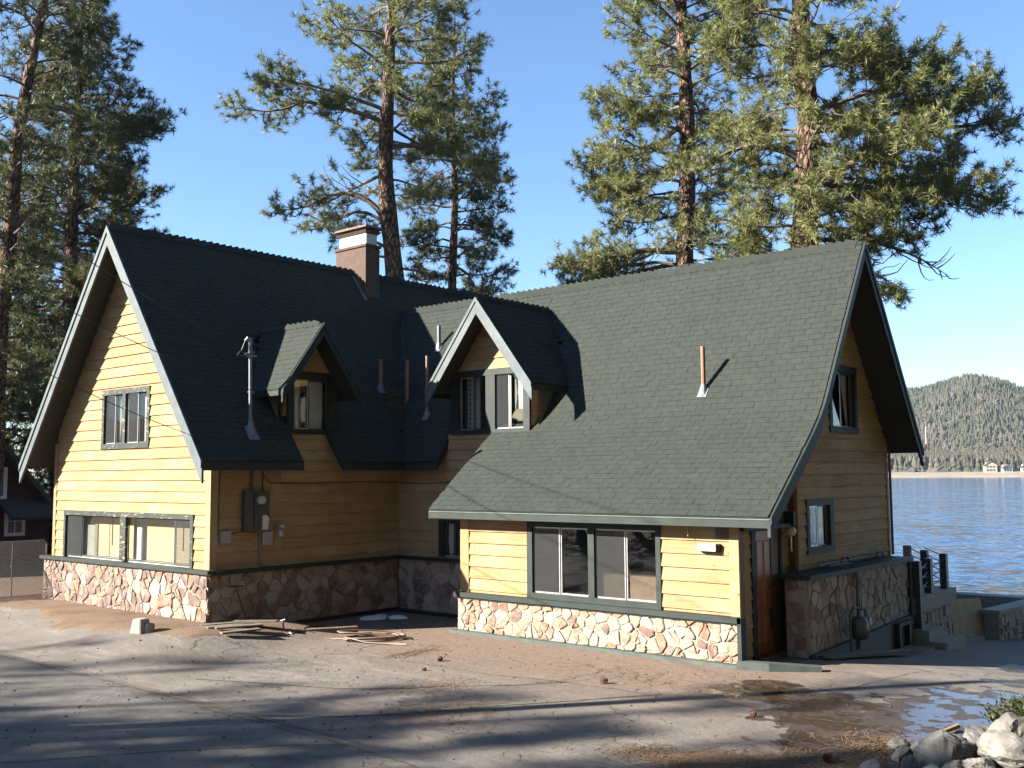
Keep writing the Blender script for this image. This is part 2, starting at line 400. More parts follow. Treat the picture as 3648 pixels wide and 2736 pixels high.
def hz(x, y):
    z = -.12
    bed = S(-3.3, -.75, y + .12 * math.sin(x * 1.3))
    if x > 6.6: bed *= S(9.2, 7.2, x + .1 * math.sin(y * 3)) * S(2.4, .9, y)
    z += .27 * bed
    z -= .085 * max(0.0, min(y, 19.5) - 4.8)
    d = ((x - 20.55) - .25 * (y + 1)) * .97
    z += 1.55 * S(0, 4.2, d) * S(9, 4, y)
    z += .02 * max(0.0, min(-3.5 - y, 14))
    z += 15 * S(29, 62, x) * S(30, 14, y) + 13 * S(-34, -70, y)  # rises out of view, added to hide the bright low sky
    if y > 20.4: z -= min(4.5, (y - 20.4) * .9)
    return z

def sheet(name, xs, ys, fz, mat, keep=None, parent=None):
    mb = MB(); idx = {}
    for j, y in enumerate(ys):
        for i, x in enumerate(xs):
            idx[i, j] = len(mb.v); mb.v.append((x, y, fz(x, y)))
    for j in range(len(ys) - 1):
        for i in range(len(xs) - 1):
            if keep is None or keep((xs[i] + xs[i + 1]) / 2, (ys[j] + ys[j + 1]) / 2):
                mb.f.append((idx[i, j], idx[i + 1, j], idx[i + 1, j + 1], idx[i, j + 1]))
    return struct(obj(name, mb, mat, parent, True, org=(0, 0, 0)))

def lin(a, b, st): return [a + (b - a) * i / max(1, round((b - a) / st)) for i in range(max(1, round((b - a) / st)) + 1)]
xs = [-6000, -2000, -600, -200, -80, -40] + lin(-28, 34, .5) + [40, 60, 120, 300, 900, 2500, 6000]
ys = [-6000, -2000, -600, -200, -80, -50] + lin(-36, 24, .5) + [26, 40, 100, 400, 1500, 6000]
def keep_lake(x, y): return y < 2000
ground = sheet('ground', xs, ys, lambda x, y: hz(x, y) - .09, M['ground'])

# concrete drive in front of and beside the house, road edge at y = -3.5
dxs = lin(-14.0, 22.5, .25); dys = lin(-3.55, 20.2, .25)
def dkeep(x, y):
    if y > 5.2 and x < 16.9: return False
    if x < 6.4 and y > -.6: return False
    return True
driveway = sheet('driveway', dxs, dys, lambda x, y: hz(x, y) + .004, M['drive'], dkeep)
rxs = lin(-28, 22.0, .4); rys = lin(-16, -3.45, .35)
def rz(x, y): return hz(x, y) + .010 + .018 * S(-3.3, -3.9, y)
road = sheet('road', rxs, rys, rz, M['road'], lambda x, y: y < -3.5 + .12 * math.sin(x * .9) or y < -3.7)
# bed of red dirt in front of the left gable
mb = MB(); nb_ = 22; bxs = lin(-14, 8.25, .1)
for x in bxs:
    ye = -1.5 + .3 * math.sin(x * 1.1) + .12 * math.sin(x * 4.3) + .05 * math.sin(x * 13) + 1.6 * S(7.6, 8.25, x)
    yt = 7.0 if x < -.36 else .0 if x < 6.68 else 2.3 - 1.2 * S(7.4, 8.25, x)
    for j in range(nb_ + 1):
        t_ = j / nb_; y = ye + (yt - ye) * t_; mb.v.append((x, y, hz(x, y) + .004 + min(1, t_ * 9) * .012 + .008 * rnd.random() * (t_ > 0)))
for i in range(len(bxs) - 1):
    for j in range(nb_): a_ = i * (nb_ + 1) + j; mb.f.append((a_, a_ + nb_ + 1, a_ + nb_ + 2, a_ + 1))
dirt_bed = struct(obj('dirt_bed', mb, M['dirt'], None, True, org=(0, 0, 0)))

# lake, far beach and hill
mb = MB(); mb.add([(-5000, 20.5, -2.2), (5000, 20.5, -2.2), (5000, 5000, -2.2), (-5000, 5000, -2.2)], [(0, 1, 2, 3)])
struct(obj('lake', mb, M['lake'], org=(0, 0, -2.2)))
mb = MB().box(8.5, 26, 19.85, 20.45, -2.6, -.52); struct(obj('seawall', mb, M['concrete']))

nrng = np.random.default_rng(5)
def fbm(x, y, s):
    v = 0; a = 1
    for k in range(5):
        v += a * math.sin(x * s * 1.7 ** k + 1.3 * k + .6 * math.sin(y * s * 1.7 ** k)) * math.cos(y * s * 1.6 ** k + 2.1 * k); a *= .55
    return v
def hill_pt(az, d):                     # az measured from +Y towards -X, d metres from the camera
    x = CAM.x - math.sin(az) * d; y = CAM.y + math.cos(az) * d
    deg = math.degrees(az)
    ridge = 101 + 30 * math.exp(-((deg - 15.6) / 2.3) ** 2) + 8 * math.exp(-((deg - 20) / 2.5) ** 2) - 30 * S(12, 4, deg) - 40 * S(26, 44, deg)
    t = S(1085, 1620, d)
    z = -2.0 + 5.0 * S(1085, 1105, d) + ridge * (.22 * t + .78 * t * t) * (1 - .35 * S(1640, 2100, d)) + fbm(x, y, .008) * 9 * S(1130, 1400, d)
    return x, y, z
mb = MB(); na, nd = 90, 60
A0, A1 = R(-8), R(62)
for i in range(na + 1):
    for j in range(nd + 1):
        mb.v.append(hill_pt(A0 + (A1 - A0) * i / na, 1075 + 1000 * (j / nd) ** 1.25))
for i in range(na):
    for j in range(nd):
        a = i * (nd + 1) + j; mb.f.append((a, a + nd + 1, a + nd + 2, a + 1))
struct(obj('hill', mb, M['hill'], None, True, org=(0, 0, 0)))
mb = MB()
for i in range(61):
    az = A0 + (A1 - A0) * i / 60
    for d, z in ((1056 + 5 * math.sin(i * .7), -2.35), (1066 + 4 * math.sin(i * 1.3), -.6), (1094, 2.4)):
        mb.v.append((CAM.x - math.sin(az) * d, CAM.y + math.cos(az) * d, z + .8 * (z > 0)))
for i in range(60):
    for j in range(2):
        a = i * 3 + j; mb.f.append((a, a + 3, a + 4, a + 1))
struct(obj('far_beach', mb, M['sand'], None, True, org=(0, 0, 0)))

# the wood across the lake: one mass of small conifers
def far_forest():
    V = []; T = []; n = 0
    g = np.random.default_rng(11)
    k = 6
    for it in range(34000):
        az = R(g.uniform(4, 30)); u = g.uniform() ** 1.15; d = 1098 + 760 * u
        x, y, z = hill_pt(az, d)
        dens = .62 + .5 * fbm(x, y, .013)
        if g.uniform() > dens + .55 * (d < 1220) + .32: continue
        h = g.uniform(8, 20) * (1.0 if d < 1240 else .55); r_ = h * g.uniform(.20, .36)
        a0 = g.uniform(0, 6.28)
        for q, (zb, zt, rr) in enumerate(((.06, .55, 1.0), (.34, .82, .72), (.6, 1.0, .42))):
            base = len(V)
            for j in range(k):
                a = a0 + j * 6.283 / k + q
                jr = rr * r_ * g.uniform(.7, 1.25)
                V.append((x + jr * math.cos(a), y + jr * math.sin(a), z + h * (zb + g.uniform(-.05, .05))))
            V.append((x + g.uniform(-.3, .3), y, z + h * zt))
            T += [(base + j, base + (j + 1) % k, base + k) for j in range(k)]
    o = tri_mesh('far_forest', np.array(V), np.array(T), M['farneedle'], kind='stuff')
    tag(o, 'pine wood covering the hill and shore across the lake', 'forest')
far_forest()

# thin mountain haze over the lake: one even box of air round everything
hzm = bpy.data.materials.new('air'); hzm.use_nodes = True; ht = hzm.node_tree; ht.nodes.clear()
hv = ht.nodes.new('ShaderNodeVolumePrincipled'); hv.inputs['Color'].default_value = (.66, .82, 1.0, 1); hv.inputs['Density'].default_value = .00006; hv.inputs['Anisotropy'].default_value = .2
ho = ht.nodes.new('ShaderNodeOutputMaterial'); ht.links.new(hv.outputs[0], ho.inputs['Volume'])
hb = obj('haze', MB().box(-1900, 1100, -320, 2350, -9, 190), hzm); hb['kind'] = 'stuff'

# ---------------------------------------------------------------- the cabin
cabin = thing('cabin', 'cedar sided cabin with dark green shingle roof and stone base beside the lake', 'house', (6.6, 3.0, -.1))
WL = 6.604; Y1 = 5.192; Y2 = 3.601; ZL = 1.20
LX, LZ, m1 = 3.302, 8.6935, 1.3574                      # left wing ridge
RY, RZ, m2 = 7.618, 7.596, 1.4986                       # right wing ridge
X5 = 17.22; XG = 16.52; XD = 16.36; O1 = .59; YBK = 12.8
EX0, EX1, EZ = -.605, 7.209, 3.390
DX, DH, DZE, DZA, DY = 9.7085, 1.564, 5.0006, 6.9875, 4.5905
SY, SH, SZE, SZA, SXF = 2.3544, 1.0962, 4.9081, 6.4261, 7.203
mD = (DZA - DZE) / DH; mS = (SZA - SZE) / SH
PROF = [(7.618, 7.596), (5.56, 4.512), (5.40, 4.285), (5.20, 4.055), (4.95, 3.825), (4.60, 3.53), (3.167, 2.3655)]
def zprof(y):
    if y >= RY: return RZ - 1.407 * (y - RY)
    for (a, za), (b, zb) in zip(PROF, PROF[1:]):
        if y >= b: return zb + (za - zb) * (y - b) / (a - b)
    return PROF[-1][1]
def zL(x, y): return LZ - m1 * abs(x - LX) if -O1 <= y <= YBK and EX0 <= x <= EX1 else -99
def zRm(x, y):
    if not (3.3 <= x <= X5): return -99
    if y >= Y1: return zprof(y) if x > 9.66 or y >= RY else RZ - m2 * (RY - y)
    if x >= 9.668: return zprof(y) if y >= 3.16 else -99
    if x <= 8.254 and y >= 4.811: return RZ - m2 * (RY - y)
    return -99
def zDB(x, y): return DZA - mD * abs(x - DX) if DY <= y <= 7.3 and abs(x - DX) <= DH else -99
def zDS(x, y): return SZA - mS * abs(y - SY) if 4.9 <= x <= SXF and abs(y - SY) <= SH else -99

# --- roof decks
def roof_deck():
    t = .09
    nR = Vector((m1, 0, 1)); nL = Vector((-m1, 0, 1))
    mb = MB()
    P = lambda x, y: (x, y, LZ - m1 * abs(x - LX) - .012)
    def rq(x0, x1, y0, y1): mb.slab(P(x0, y0), P(x1, y0), P(x1, y1), P(x0, y1), nR, t)
    xo = 5.05                                            # small dormer opening
    rq(LX, xo, -O1 + .01, YBK); rq(xo, WL, -O1 + .01, 1.84); rq(xo, WL, 3.18, YBK)
    rq(WL, EX1 - .005, -O1 + .01, 1.836); rq(WL, EX1 - .005, 2.953, 5.19)
    mb.slab(P(EX0, -O1 + .01), P(LX - .002, -O1 + .01), P(LX - .002, YBK), P(EX0, YBK), nL, t)
    left = obj('roof', mb, M['soffit'], cabin); left['label'] = 'dark shaded roof of the left wing'
    mb = MB()
    def seg(ya, za, yb, zb, x0, x1):
        n = Vector((0, -(za - zb), ya - yb)) if ya > yb else Vector((0, (zb - za), 0))
        n = Vector((0, -(za - zb), (ya - yb))).normalized()
        mb.slab((x0, yb, zb - .012), (x1, yb, zb - .012), (x1, ya, za - .012), (x0, ya, za - .012), n, t)
    zz = lambda y: RZ - m2 * (RY - y)
    seg(RY, RZ, 6.75, zz(6.75), 3.6, X5 - .01)
    seg(6.75, zz(6.75), 5.56, zz(5.56), 4.6, 8.5); seg(6.75, zz(6.75), 5.56, zz(5.56), 10.7, X5 - .01)
    seg(5.56, zz(5.56), Y1, zz(Y1), 5.6, 8.43)
    seg(Y1, zz(Y1), 4.811, zz(4.811), 6.62, 8.254)
    for (a, za), (b, zb) in zip(PROF[1:], PROF[2:]):
        seg(a, za, b, zb, 10.7 if a > Y1 + .01 else 9.672, X5 - .01)
    n = Vector((0, 1.407, 1))
    mb.slab((3.6, RY + .002, RZ - .012), (X5 - .01, RY + .002, RZ - .012), (X5 - .01, 10.506, 3.53), (3.6, 10.506, 3.53), n, t)
    right = obj('roof', mb, M['soffit'], cabin); right['label'] = 'sunlit roof of the right wing sweeping down to the low eave'
    mb = MB(); nr = Vector((mD, 0, 1)); nl = Vector((-mD, 0, 1))
    Q = lambda x, y: (x, y, DZA - mD * abs(x - DX) - .012)
    mb.slab(Q(DX, DY + .01), Q(DX + DH, DY + .01), Q(DX + DH, 5.95), Q(DX, 7.25), nr, .07)
    mb.slab(Q(DX - DH, DY + .01), Q(DX - .002, DY + .01), Q(DX - .002, 7.25), Q(DX - DH, 5.95), nl, .07)
    db = obj('dormer_roof', mb, M['soffit'], cabin)
    mb = MB(); n0 = Vector((0, -mS, 1)); n1 = Vector((0, mS, 1))
    Q2 = lambda x, y: (x, y, SZA - mS * abs(y - SY) - .012)
    mb.slab(Q2(4.95, SY - .002), Q2(6.1, SY - SH), Q2(SXF - .01, SY - SH), Q2(SXF - .01, SY - .002), n0, .07)
    mb.slab(Q2(SXF - .01, SY), Q2(SXF - .01, SY + SH), Q2(6.1, SY + SH), Q2(4.95, SY), n1, .07)
    ds = obj('dormer_roof', mb, M['soffit'], cabin)
    return left, right, db, ds
roofL, roofR, roofDB, roofDS = roof_deck()

# --- shingles: rows of tabs over a surface given by pos(s) -> point at the row start, along a
def proj(v):
    d = Vector(v) - CAM; k = d.dot(_f)
    return (d.dot(_r2) / k * 3627, d.dot(_u2) / k * 3627)
SH_ALL = []
def shingles(roof, pos, a, La, Ls, cull, exp=.140, tab=.305, lift=.009, flip=False):
    a = Vector(a).normalized(); nrow = int(Ls / exp + .5)
    for i in range(nrow):
        s0 = i * exp; s1 = min(Ls, s0 + exp + .02)
        p0, p1 = pos(s0), pos(s1)
        up = (p1 - p0).normalized(); n = a.cross(up).normalized()
        if n.z < 0: n = -n
        off = -tab * (.5 * (i % 2) + rnd.uniform(-.12, .12)); q = off
        while q < La:
            x0 = max(0, q + .003); x1 = min(La, q + tab - .003); q += tab
            if x1 - x0 < .02: continue
            c = p0 + a * ((x0 + x1) / 2) + up * exp * .5
            if cull(c.x, c.y, c.z): continue
            li = lift * rnd.uniform(.75, 1.35); sk = rnd.uniform(-.004, .004)
            b0 = p0 + a * x0 + up * sk; b1 = p0 + a * x1 + up * sk
            t0 = p1 + a * x0; t1 = p1 + a * x1
            vs_ = [b0 - n * .004, b1 - n * .004, b0 + n * li, b1 + n * li, t0 + n * .002, t1 + n * .002, t0 - n * .004, t1 - n * .004]
            fs = [(0, 1, 3, 2), (2, 3, 5, 4), (0, 2, 4, 6), (3, 1, 7, 5)] if not flip else [(0, 2, 3, 1), (2, 4, 5, 3), (0, 6, 4, 2), (3, 5, 7, 1)]
            pr = [proj(vs_[k]) for k in (2, 3, 5, 4)]
            ar = abs(sum(pr[k][0] * pr[(k + 1) % 4][1] - pr[(k + 1) % 4][0] * pr[k][1] for k in range(4))) / 2
            vis = (CAM - c).dot(n) > 0
            SH_ALL.append((ar if vis else 0, roof, [tuple(v_) for v_ in vs_], fs))

def above(me, fns):
    def f(x, y, z):
        return any(g(x, y) > z + .03 for g in fns)
    return f
V3 = Vector
# left wing, right-hand slope
slL = math.hypot(1, m1)
def posL(s): x = EX1 - s / slL; return V3((x, -O1, LZ - m1 * (x - LX)))
def cullL(x, y, z):
    return zRm(x, y) > z + .03 or (1.86 < y < 3.16 and zDS(x, y) > z + .02)
s7 = 7 * .140
shingles(roofL, lambda s: posL(s + s7), (0, 1, 0), YBK + O1, (EX1 - LX) * slL - s7, cullL)
shingles(roofL, posL, (0, 1, 0), 1.836 + O1, s7, lambda x, y, z: False)
shingles(roofL, lambda s: posL(s) + V3((0, 2.953 + O1, 0)), (0, 1, 0), 5.19 - 2.953, s7, lambda x, y, z: zRm(x, y) > z + .03)
# right wing, front slope above the wall line and the long lower slope
plen = [0]
PR = PROF[::-1]
for (a, za), (b, zb) in zip(PR, PR[1:]): plen.append(plen[-1] + math.hypot(b - a, zb - za))
def posR(x0):
    def f(s):
        for k in range(len(PR) - 1):
            if s <= plen[k + 1] or k == len(PR) - 2:
                t = (s - plen[k]) / (plen[k + 1] - plen[k]); return V3((x0, PR[k][0] + (PR[k + 1][0] - PR[k][0]) * t, PR[k][1] + (PR[k + 1][1] - PR[k][1]) * t))
    return f
def cullR(x, y, z):
    if y < Y1 + .02 and x < 9.66: return True
    if y < 5.6 and x < 10.60: return y > Y1 + .10
    return zL(x, y) > z + .03 or (8.5 < x < 10.76 and y > Y1 + .05 and zDB(x, y) > z + .02)
shingles(roofR, posR(9.62), (1, 0, 0), X5 - 9.62, plen[-1], cullR, flip=True)
slR = math.hypot(1, m2)
def posR2(s): y = 4.811 + s / slR; return V3((3.5, y, RZ - m2 * (RY - y)))
def cullR2(x, y, z):
    if x > 8.45 and y < 5.6: return True
    return zL(x, y) > z + .03 or (8.44 < x < 10.76 and zDB(x, y) > z + .02)
s5 = 5 * .140
shingles(roofR, lambda s: posR2(s + s5), (1, 0, 0), 9.62 - 3.5, (RY - 4.811) * slR - s5, cullR2, flip=True)
shingles(roofR, posR2, (1, 0, 0), 8.254 - 3.5, s5, cullR2, flip=True)
# dormers
sD = math.hypot(1, mD)
def cullD(x, y, z): return zRm(x, y) > z + .02
shingles(roofDB, lambda s: V3((DX + DH - s / sD, DY, DZE + mD * s / sD)), (0, 1, 0), 2.7, DH * sD, cullD)
shingles(roofDB, lambda s: V3((DX - DH + s / sD, DY, DZE + mD * s / sD)), (0, 1, 0), 2.7, DH * sD, cullD, flip=True)
sS = math.hypot(1, mS)
def cullS(x, y, z): return zL(x, y) > z + .02
shingles(roofDS, lambda s: V3((4.9, SY - SH + s / sS, SZE + mS * s / sS)), (1, 0, 0), SXF - 4.9, SH * sS, cullS, flip=True)
shingles(roofDS, lambda s: V3((4.9, SY + SH - s / sS, SZE + mS * s / sS)), (1, 0, 0), SXF - 4.9, SH * sS, cullS)
SH_ALL.sort(key=lambda q: -q[0])
for ar, roof, v_, f_ in SH_ALL[:300]: obj('shingle', MB().add(v_, f_), M['shingle'], roof)
rest = {}
for ar, roof, v_, f_ in SH_ALL[300:]: rest.setdefault(roof, MB()).add(v_, f_)
for roof, mb in rest.items(): obj('shingles', mb, M['shingle'], roof, kind='stuff')

# ridge cap shingles: folded pieces lapping along the ridge
def ridge_caps(roof, p0, p1, slope, w=.20, exp=.185):
    p0, p1 = V3(p0), V3(p1); d = (p1 - p0); L = d.length; d.normalize(); side = d.cross(V3((0, 0, 1))).normalized()
    k = math.hypot(1, slope); dn = w / k
    n = int(L / exp); proto = None
    for i in range(n):
        b = p0 + d * (i * exp)
        if proto is None:
            mb = MB()
            c = [(-side * dn + V3((0, 0, -slope * dn))), V3((0, 0, 0)), (side * dn + V3((0, 0, -slope * dn)))]
            lo = [q + V3((0, 0, .10)) for q in c]; hi = [q + d * (exp + .05) + V3((0, 0, .030)) for q in c]
            lo2 = [q - V3((0, 0, .045)) for q in lo]; hi2 = [q - V3((0, 0, .022)) for q in hi]
            mb.add(lo + hi + lo2 + hi2, [(0, 1, 4, 3), (1, 2, 5, 4), (0, 6, 7, 1), (1, 7, 8, 2), (6, 9, 10, 7), (7, 10, 11, 8), (0, 3, 9, 6), (2, 8, 11, 5)])
            me = bpy.data.meshes.new('ridge_cap'); me.from_pydata(mb.v, [], mb.f); me.materials.append(M['shingle'])
            proto = me
        o = _link('ridge_cap', proto, None, roof, b + V3((0, 0, rnd.uniform(-.004, .006))))
ridge_caps(roofL, (LX, YBK, LZ), (LX, -O1, LZ), m1)
ridge_caps(roofR, (4.1, RY, RZ), (X5, RY, RZ), m2)
ridge_caps(roofDB, (DX, 7.15, DZA), (DX, DY, DZA), mD, .12)
ridge_caps(roofDS, (5.0, SY, SZA), (SXF, SY, SZA), mS, .12)

# --- barge boards and fascias
def barge(name_label, pts, axis, a0, a1, depth, mat, strip=True):
    # pts: outline along the rake top edge, [(u, z)], extruded between a0 and a1 along axis, hanging `depth` vertically
    poly = [(u, z) for u, z in pts] + [(u, z - depth) for u, z in reversed(pts)]
    o = obj('barge_board', MB().prism(poly, axis, a0, a1), mat, cabin)
    if name_label: o['label'] = name_label
    return o
d_ = .43
zt = lambda z: z - .02
barge('left rake board of the left gable', [(LX, zt(LZ)), (EX0, zt(EZ))], 'y', -O1 - .035, -O1 + .012, d_, M['barge'])
barge('right rake board of the left gable', [(LX + .001, zt(LZ)), (EX1, zt(EZ))], 'y', -O1 - .036, -O1 + .012, d_, M['barge'])
for x_ in (EX0, EX1):
    barge(None, [(LX, LZ - .005), (x_, EZ - .005)], 'y', -O1 - .062, -O1 - .036, .15, M['barge'])
barge('curved front rake board of the right gable', [(y, z - .02) for y, z in PROF], 'x', X5 - .012, X5 + .04, .30, M['trim'])
barge(None, [(y, z - .005) for y, z in PROF], 'x', X5 + .04, X5 + .062, .11, M['trim'])
barge('back rake board of the right gable', [(RY + .001, RZ - .02), (10.506, 3.53)], 'x', X5 - .012, X5 + .041, .34, M['trim'])
barge(None, [(RY, RZ - .005), (10.506, 3.545)], 'x', X5 + .04, X5 + .063, .13, M['trim'])
for s_ in (-1, 1):
    barge(None, [(DX, DZA - .015), (DX + s_ * DH, DZE - .015)], 'y', DY - .03 + .001 * s_, DY + .012, .36, M['barge'])
    barge(None, [(DX, DZA), (DX + s_ * DH, DZE)], 'y', DY - .052, DY - .031, .10, M['barge'])
    barge(None, [(SY, SZA - .015), (SY + s_ * SH, SZE - .015)], 'x', SXF - .012, SXF + .03 + .001 * s_, .27, M['trim'])
    barge(None, [(SY, SZA), (SY + s_ * SH, SZE)], 'x', SXF + .031, SXF + .05, .09, M['trim'])
# fascias under the eaves
def fascia(mb, label=None, mat=None):
    o = obj('fascia', mb, mat or M['trim'], cabin)
    if label: o['label'] = label
fascia(MB().box(EX1 - .03, EX1 + .005, -O1 - .03, 1.836, EZ - .20, EZ - .03)); fascia(MB().box(EX1 - .03, EX1 + .005, 2.953, 4.80, EZ - .20, EZ - .03))
fascia(MB().box(EX1 - .02, 8.254, 4.806, 4.84, EZ - .205, EZ - .03))
fascia(MB().prism([(4.81, EZ - .21), (4.81, EZ - .02), (Y1, 3.93), (Y1, 3.72)], 'x', 8.254, 8.285))
for y_ in (1.836, 2.953):
    s_ = -1 if y_ < 2 else 1
    fascia(MB().prism([(EX1, EZ - .21), (EX1, EZ - .02), (WL, 4.19), (WL, 3.98)], 'y', y_, y_ + s_ * -.028))
fascia(MB().box(9.668, X5 - .012, 3.167, 3.205, 2.19, 2.325), 'long low fascia over the front windows')
obj('drip_edge', MB().box(9.66, X5 + .03, 3.155, 3.168, 2.318, 2.338), M['barge'], cabin)
fascia(MB().prism([(PROF[-1][0], PROF[-1][1] - .19), (PROF[-1][0], PROF[-1][1] - .03), (4.95, 3.80), (5.19, 4.02), (5.19, 3.84), (4.95, 3.62)], 'x', 9.64, 9.67))
fascia(MB().box(DX + DH - .03, DX + DH + .004, DY, 5.9, DZE - .16, DZE - .03)); fascia(MB().box(DX - DH - .004, DX - DH + .03, DY, 5.9, DZE - .16, DZE - .03))
fascia(MB().box(6.1, SXF, SY - SH - .004, SY - SH + .03, SZE - .14, SZE - .03)); fascia(MB().box(6.1, SXF, SY + SH - .03, SY + SH + .004, SZE - .14, SZE - .03))

# --- siding: overlapping boards, each an object, cut round openings and to the gables
def siding(parent, plane, c, sgn, z0, z1, u0f, u1f, holes, exp=.235, zoff=0.0, joints=True):
    """plane 'y': board faces -Y at y=c (sgn -1); plane 'x': faces +X at x=c (sgn +1). u is the other horizontal axis."""
    core = MB()
    z = z0 + zoff
    if zoff > 0: z -= exp
    def P(u, t, zz):           # t = distance out of the wall
        return (u, c + sgn * t, zz) if plane == 'y' else (c + sgn * t, u, zz)
    while z < z1 - .01:
        a, b = max(z, z0), min(z + exp, z1)
        if b - a < .02: z += exp; continue
        lo = (u0f(a), u1f(a)); hi = (u0f(b), u1f(b))
        # split levels so openings cut boards exactly
        cuts = sorted({a, b} | {h[k] for h in holes for k in (2, 3) if a + .004 < h[k] < b - .004})
        for za, zb in zip(cuts, cuts[1:]):
            zm = (za + zb) / 2
            ints = [(None, None)]
            U0a, U1a, U0b, U1b = u0f(za), u1f(za), u0f(zb), u1f(zb)
            if U1a - U0a < .03: continue
            if U1b < U0b: U0b = U1b = (U0b + U1b) / 2
            segs = [((U0a, U0b), (U1a, U1b))]
            for h in sorted(holes):
                if not (h[2] < zm < h[3]): continue
                new = []
                for (la, lb), (ra, rb) in segs:
                    if h[1] <= min(la, lb) or h[0] >= max(ra, rb): new.append(((la, lb), (ra, rb))); continue
                    if h[0] > min(la, lb) + .01: new.append(((la, lb), (h[0], h[0])))
                    if h[1] < max(ra, rb) - .01: new.append(((h[1], h[1]), (ra, rb)))
                segs = new
            out = []
            for s_ in segs:
                (la, lb), (ra, rb) = s_
                if joints and ra - la > 3.2 and rnd.random() < .75:
                    j = la + (ra - la) * rnd.uniform(.25, .75); out += [((la, lb), (j - .001, j - .001)), ((j + .001, j + .001), (ra, rb))]
                else: out.append(s_)
            for (la, lb), (ra, rb) in out:
                if ra - la < .015: continue
                fr = lambda zz: .038 - .030 * (zz - z) / exp
                j0 = rnd.uniform(0, .003)
                ta, tb = fr(za) + j0, fr(zb) + j0
                v_ = [P(la, 0, za), P(ra, 0, za), P(rb, 0, zb), P(lb, 0, zb), P(la, ta, za), P(ra, ta, za), P(rb, tb, zb), P(lb, tb, zb)]
                obj('siding_board', MB().hexa(v_[:4], v_[4:]), M['siding'], parent)
                core.hexa([P(la, -.06, za), P(ra, -.06, za), P(rb, -.06, zb), P(lb, -.06, zb)], [P(la, -.002, za), P(ra, -.002, za), P(rb, -.002, zb), P(lb, -.002, zb)])
        z += exp
    return core

def wall_part(label, *a, **k):
    # the wall object is made first as parent, its core filled in after the boards are cut
    me = bpy.data.meshes.new('wall'); o = _link('wall', me, None, cabin, (0, 0, 0)); o['label'] = label
    core = siding(o, *a, **k)
    me.from_pydata(core.v, [], core.f); me.materials.append(M['brown']); me.update()
    return o
lower = lambda z: 0.0
cl = .16
# left gable
W_A = (.53, 6.04, 1.20, 2.30); W_U = (2.20, 4.25, 3.71, 5.07)
gl = lambda z: max(.10, LX - (LZ - cl - z) / m1); gr = lambda z: min(WL - .13, LX + (LZ - cl - z) / m1)
wall_part('sunlit left gable wall of cedar boards', 'y', 0, -1, ZL, LZ - .25, gl, gr, [W_A, W_U], zoff=.155)
# side wall facing the courtyard
W_S = (1.84, 3.18, 3.99, 5.38)
wall_part('shaded courtyard wall of the left wing', 'x', WL, 1, 1.17, 4.12, lambda z: .12, lambda z: Y1 - .03, [W_S, (4.3, 5.4, 3.72, 4.3)], zoff=.13)
gS0 = lambda z: max(SY - .72, SY - (SZA - .13 - z) / mS); gS1 = lambda z: min(SY + .82, SY + (SZA - .13 - z) / mS)
wall_part('small dormer gable', 'x', WL, 1, 5.38, SZA - .2, gS0, gS1, [])
# back courtyard wall and dormer gable above
W_I = (8.0, 9.3, 1.20, 2.05); W_D = (8.43, 10.74, 3.98, 5.44)
wall_part('back wall of the courtyard', 'y', Y1, -1, 1.17, 4.0, lambda z: WL + .06, lambda z: 10.6, [W_I, W_D, (WL, 8.30, 3.80, 4.2)], zoff=.13)
gD0 = lambda z: max(8.43, DX - (DZA - .13 - z) / mD); gD1 = lambda z: min(10.95, DX + (DZA - .13 - z) / mD)
wall_part('big dormer gable', 'y', Y1, -1, 5.44, DZA - .2, gD0, gD1, [], exp=.24)
wall_part('right cheek of the big dormer', 'x', 10.74, 1, 3.9, 4.98, lambda z: Y1 + .01, lambda z: Y1 + max(.02, (z - 4.0) / m2 + .03), [], joints=False)
wall_part('left cheek of the big dormer', 'x', 8.45, -1, 3.9, 4.98, lambda z: Y1 + .01, lambda z: Y1 + max(.02, (z - 3.9) / m2 + .03), [], joints=False)
wall_part('left cheek of the small dormer', 'y', 1.84, -1, 4.15, 4.9, lambda z: WL - max(.02, (z - 4.15) / m1 + .03), lambda z: WL - .01, [], joints=False)
wall_part('right cheek of the small dormer', 'y', 3.18, 1, 4.15, 4.9, lambda z: WL - max(.02, (z - 4.15) / m1 + .03), lambda z: WL - .01, [], joints=False)
# front wall under the low eave
W_F = (11.94, 14.97, .70, 2.17)
wall_part('low front wall with the wide window', 'y', Y2, -1, .70, 2.36, lambda z: 10.40, lambda z: 16.31, [W_F], zoff=.055)
# door wall and right gable
DOOR = (4.18, 5.36, -.2, 2.10)
rk = lambda z: min(5.66, max(3.72, [y for y in np.linspace(3.2, 5.66, 60) if zprof(y) - .13 >= z][0] if zprof(5.66) - .13 >= z else 5.66))
wall_part('entry wall with the door', 'x', XD, 1, -.12, 3.9, rk, lambda z: 5.66, [DOOR], zoff=.1)
W_GL = (6.09, 7.32, 1.56, 2.58); W_GU = (7.30, 8.71, 3.85, 5.22)
def g0(z): return max(5.76, RY - (RZ - .15 - z) / m2) if z > 3 else 5.76
def g1(z): return min(10.20, RY + (RZ - .15 - z) / 1.407)
wall_part('shaded right gable wall', 'x', XG, 1, 1.26, RZ - .25, g0, g1, [W_GL, W_GU], zoff=.14)

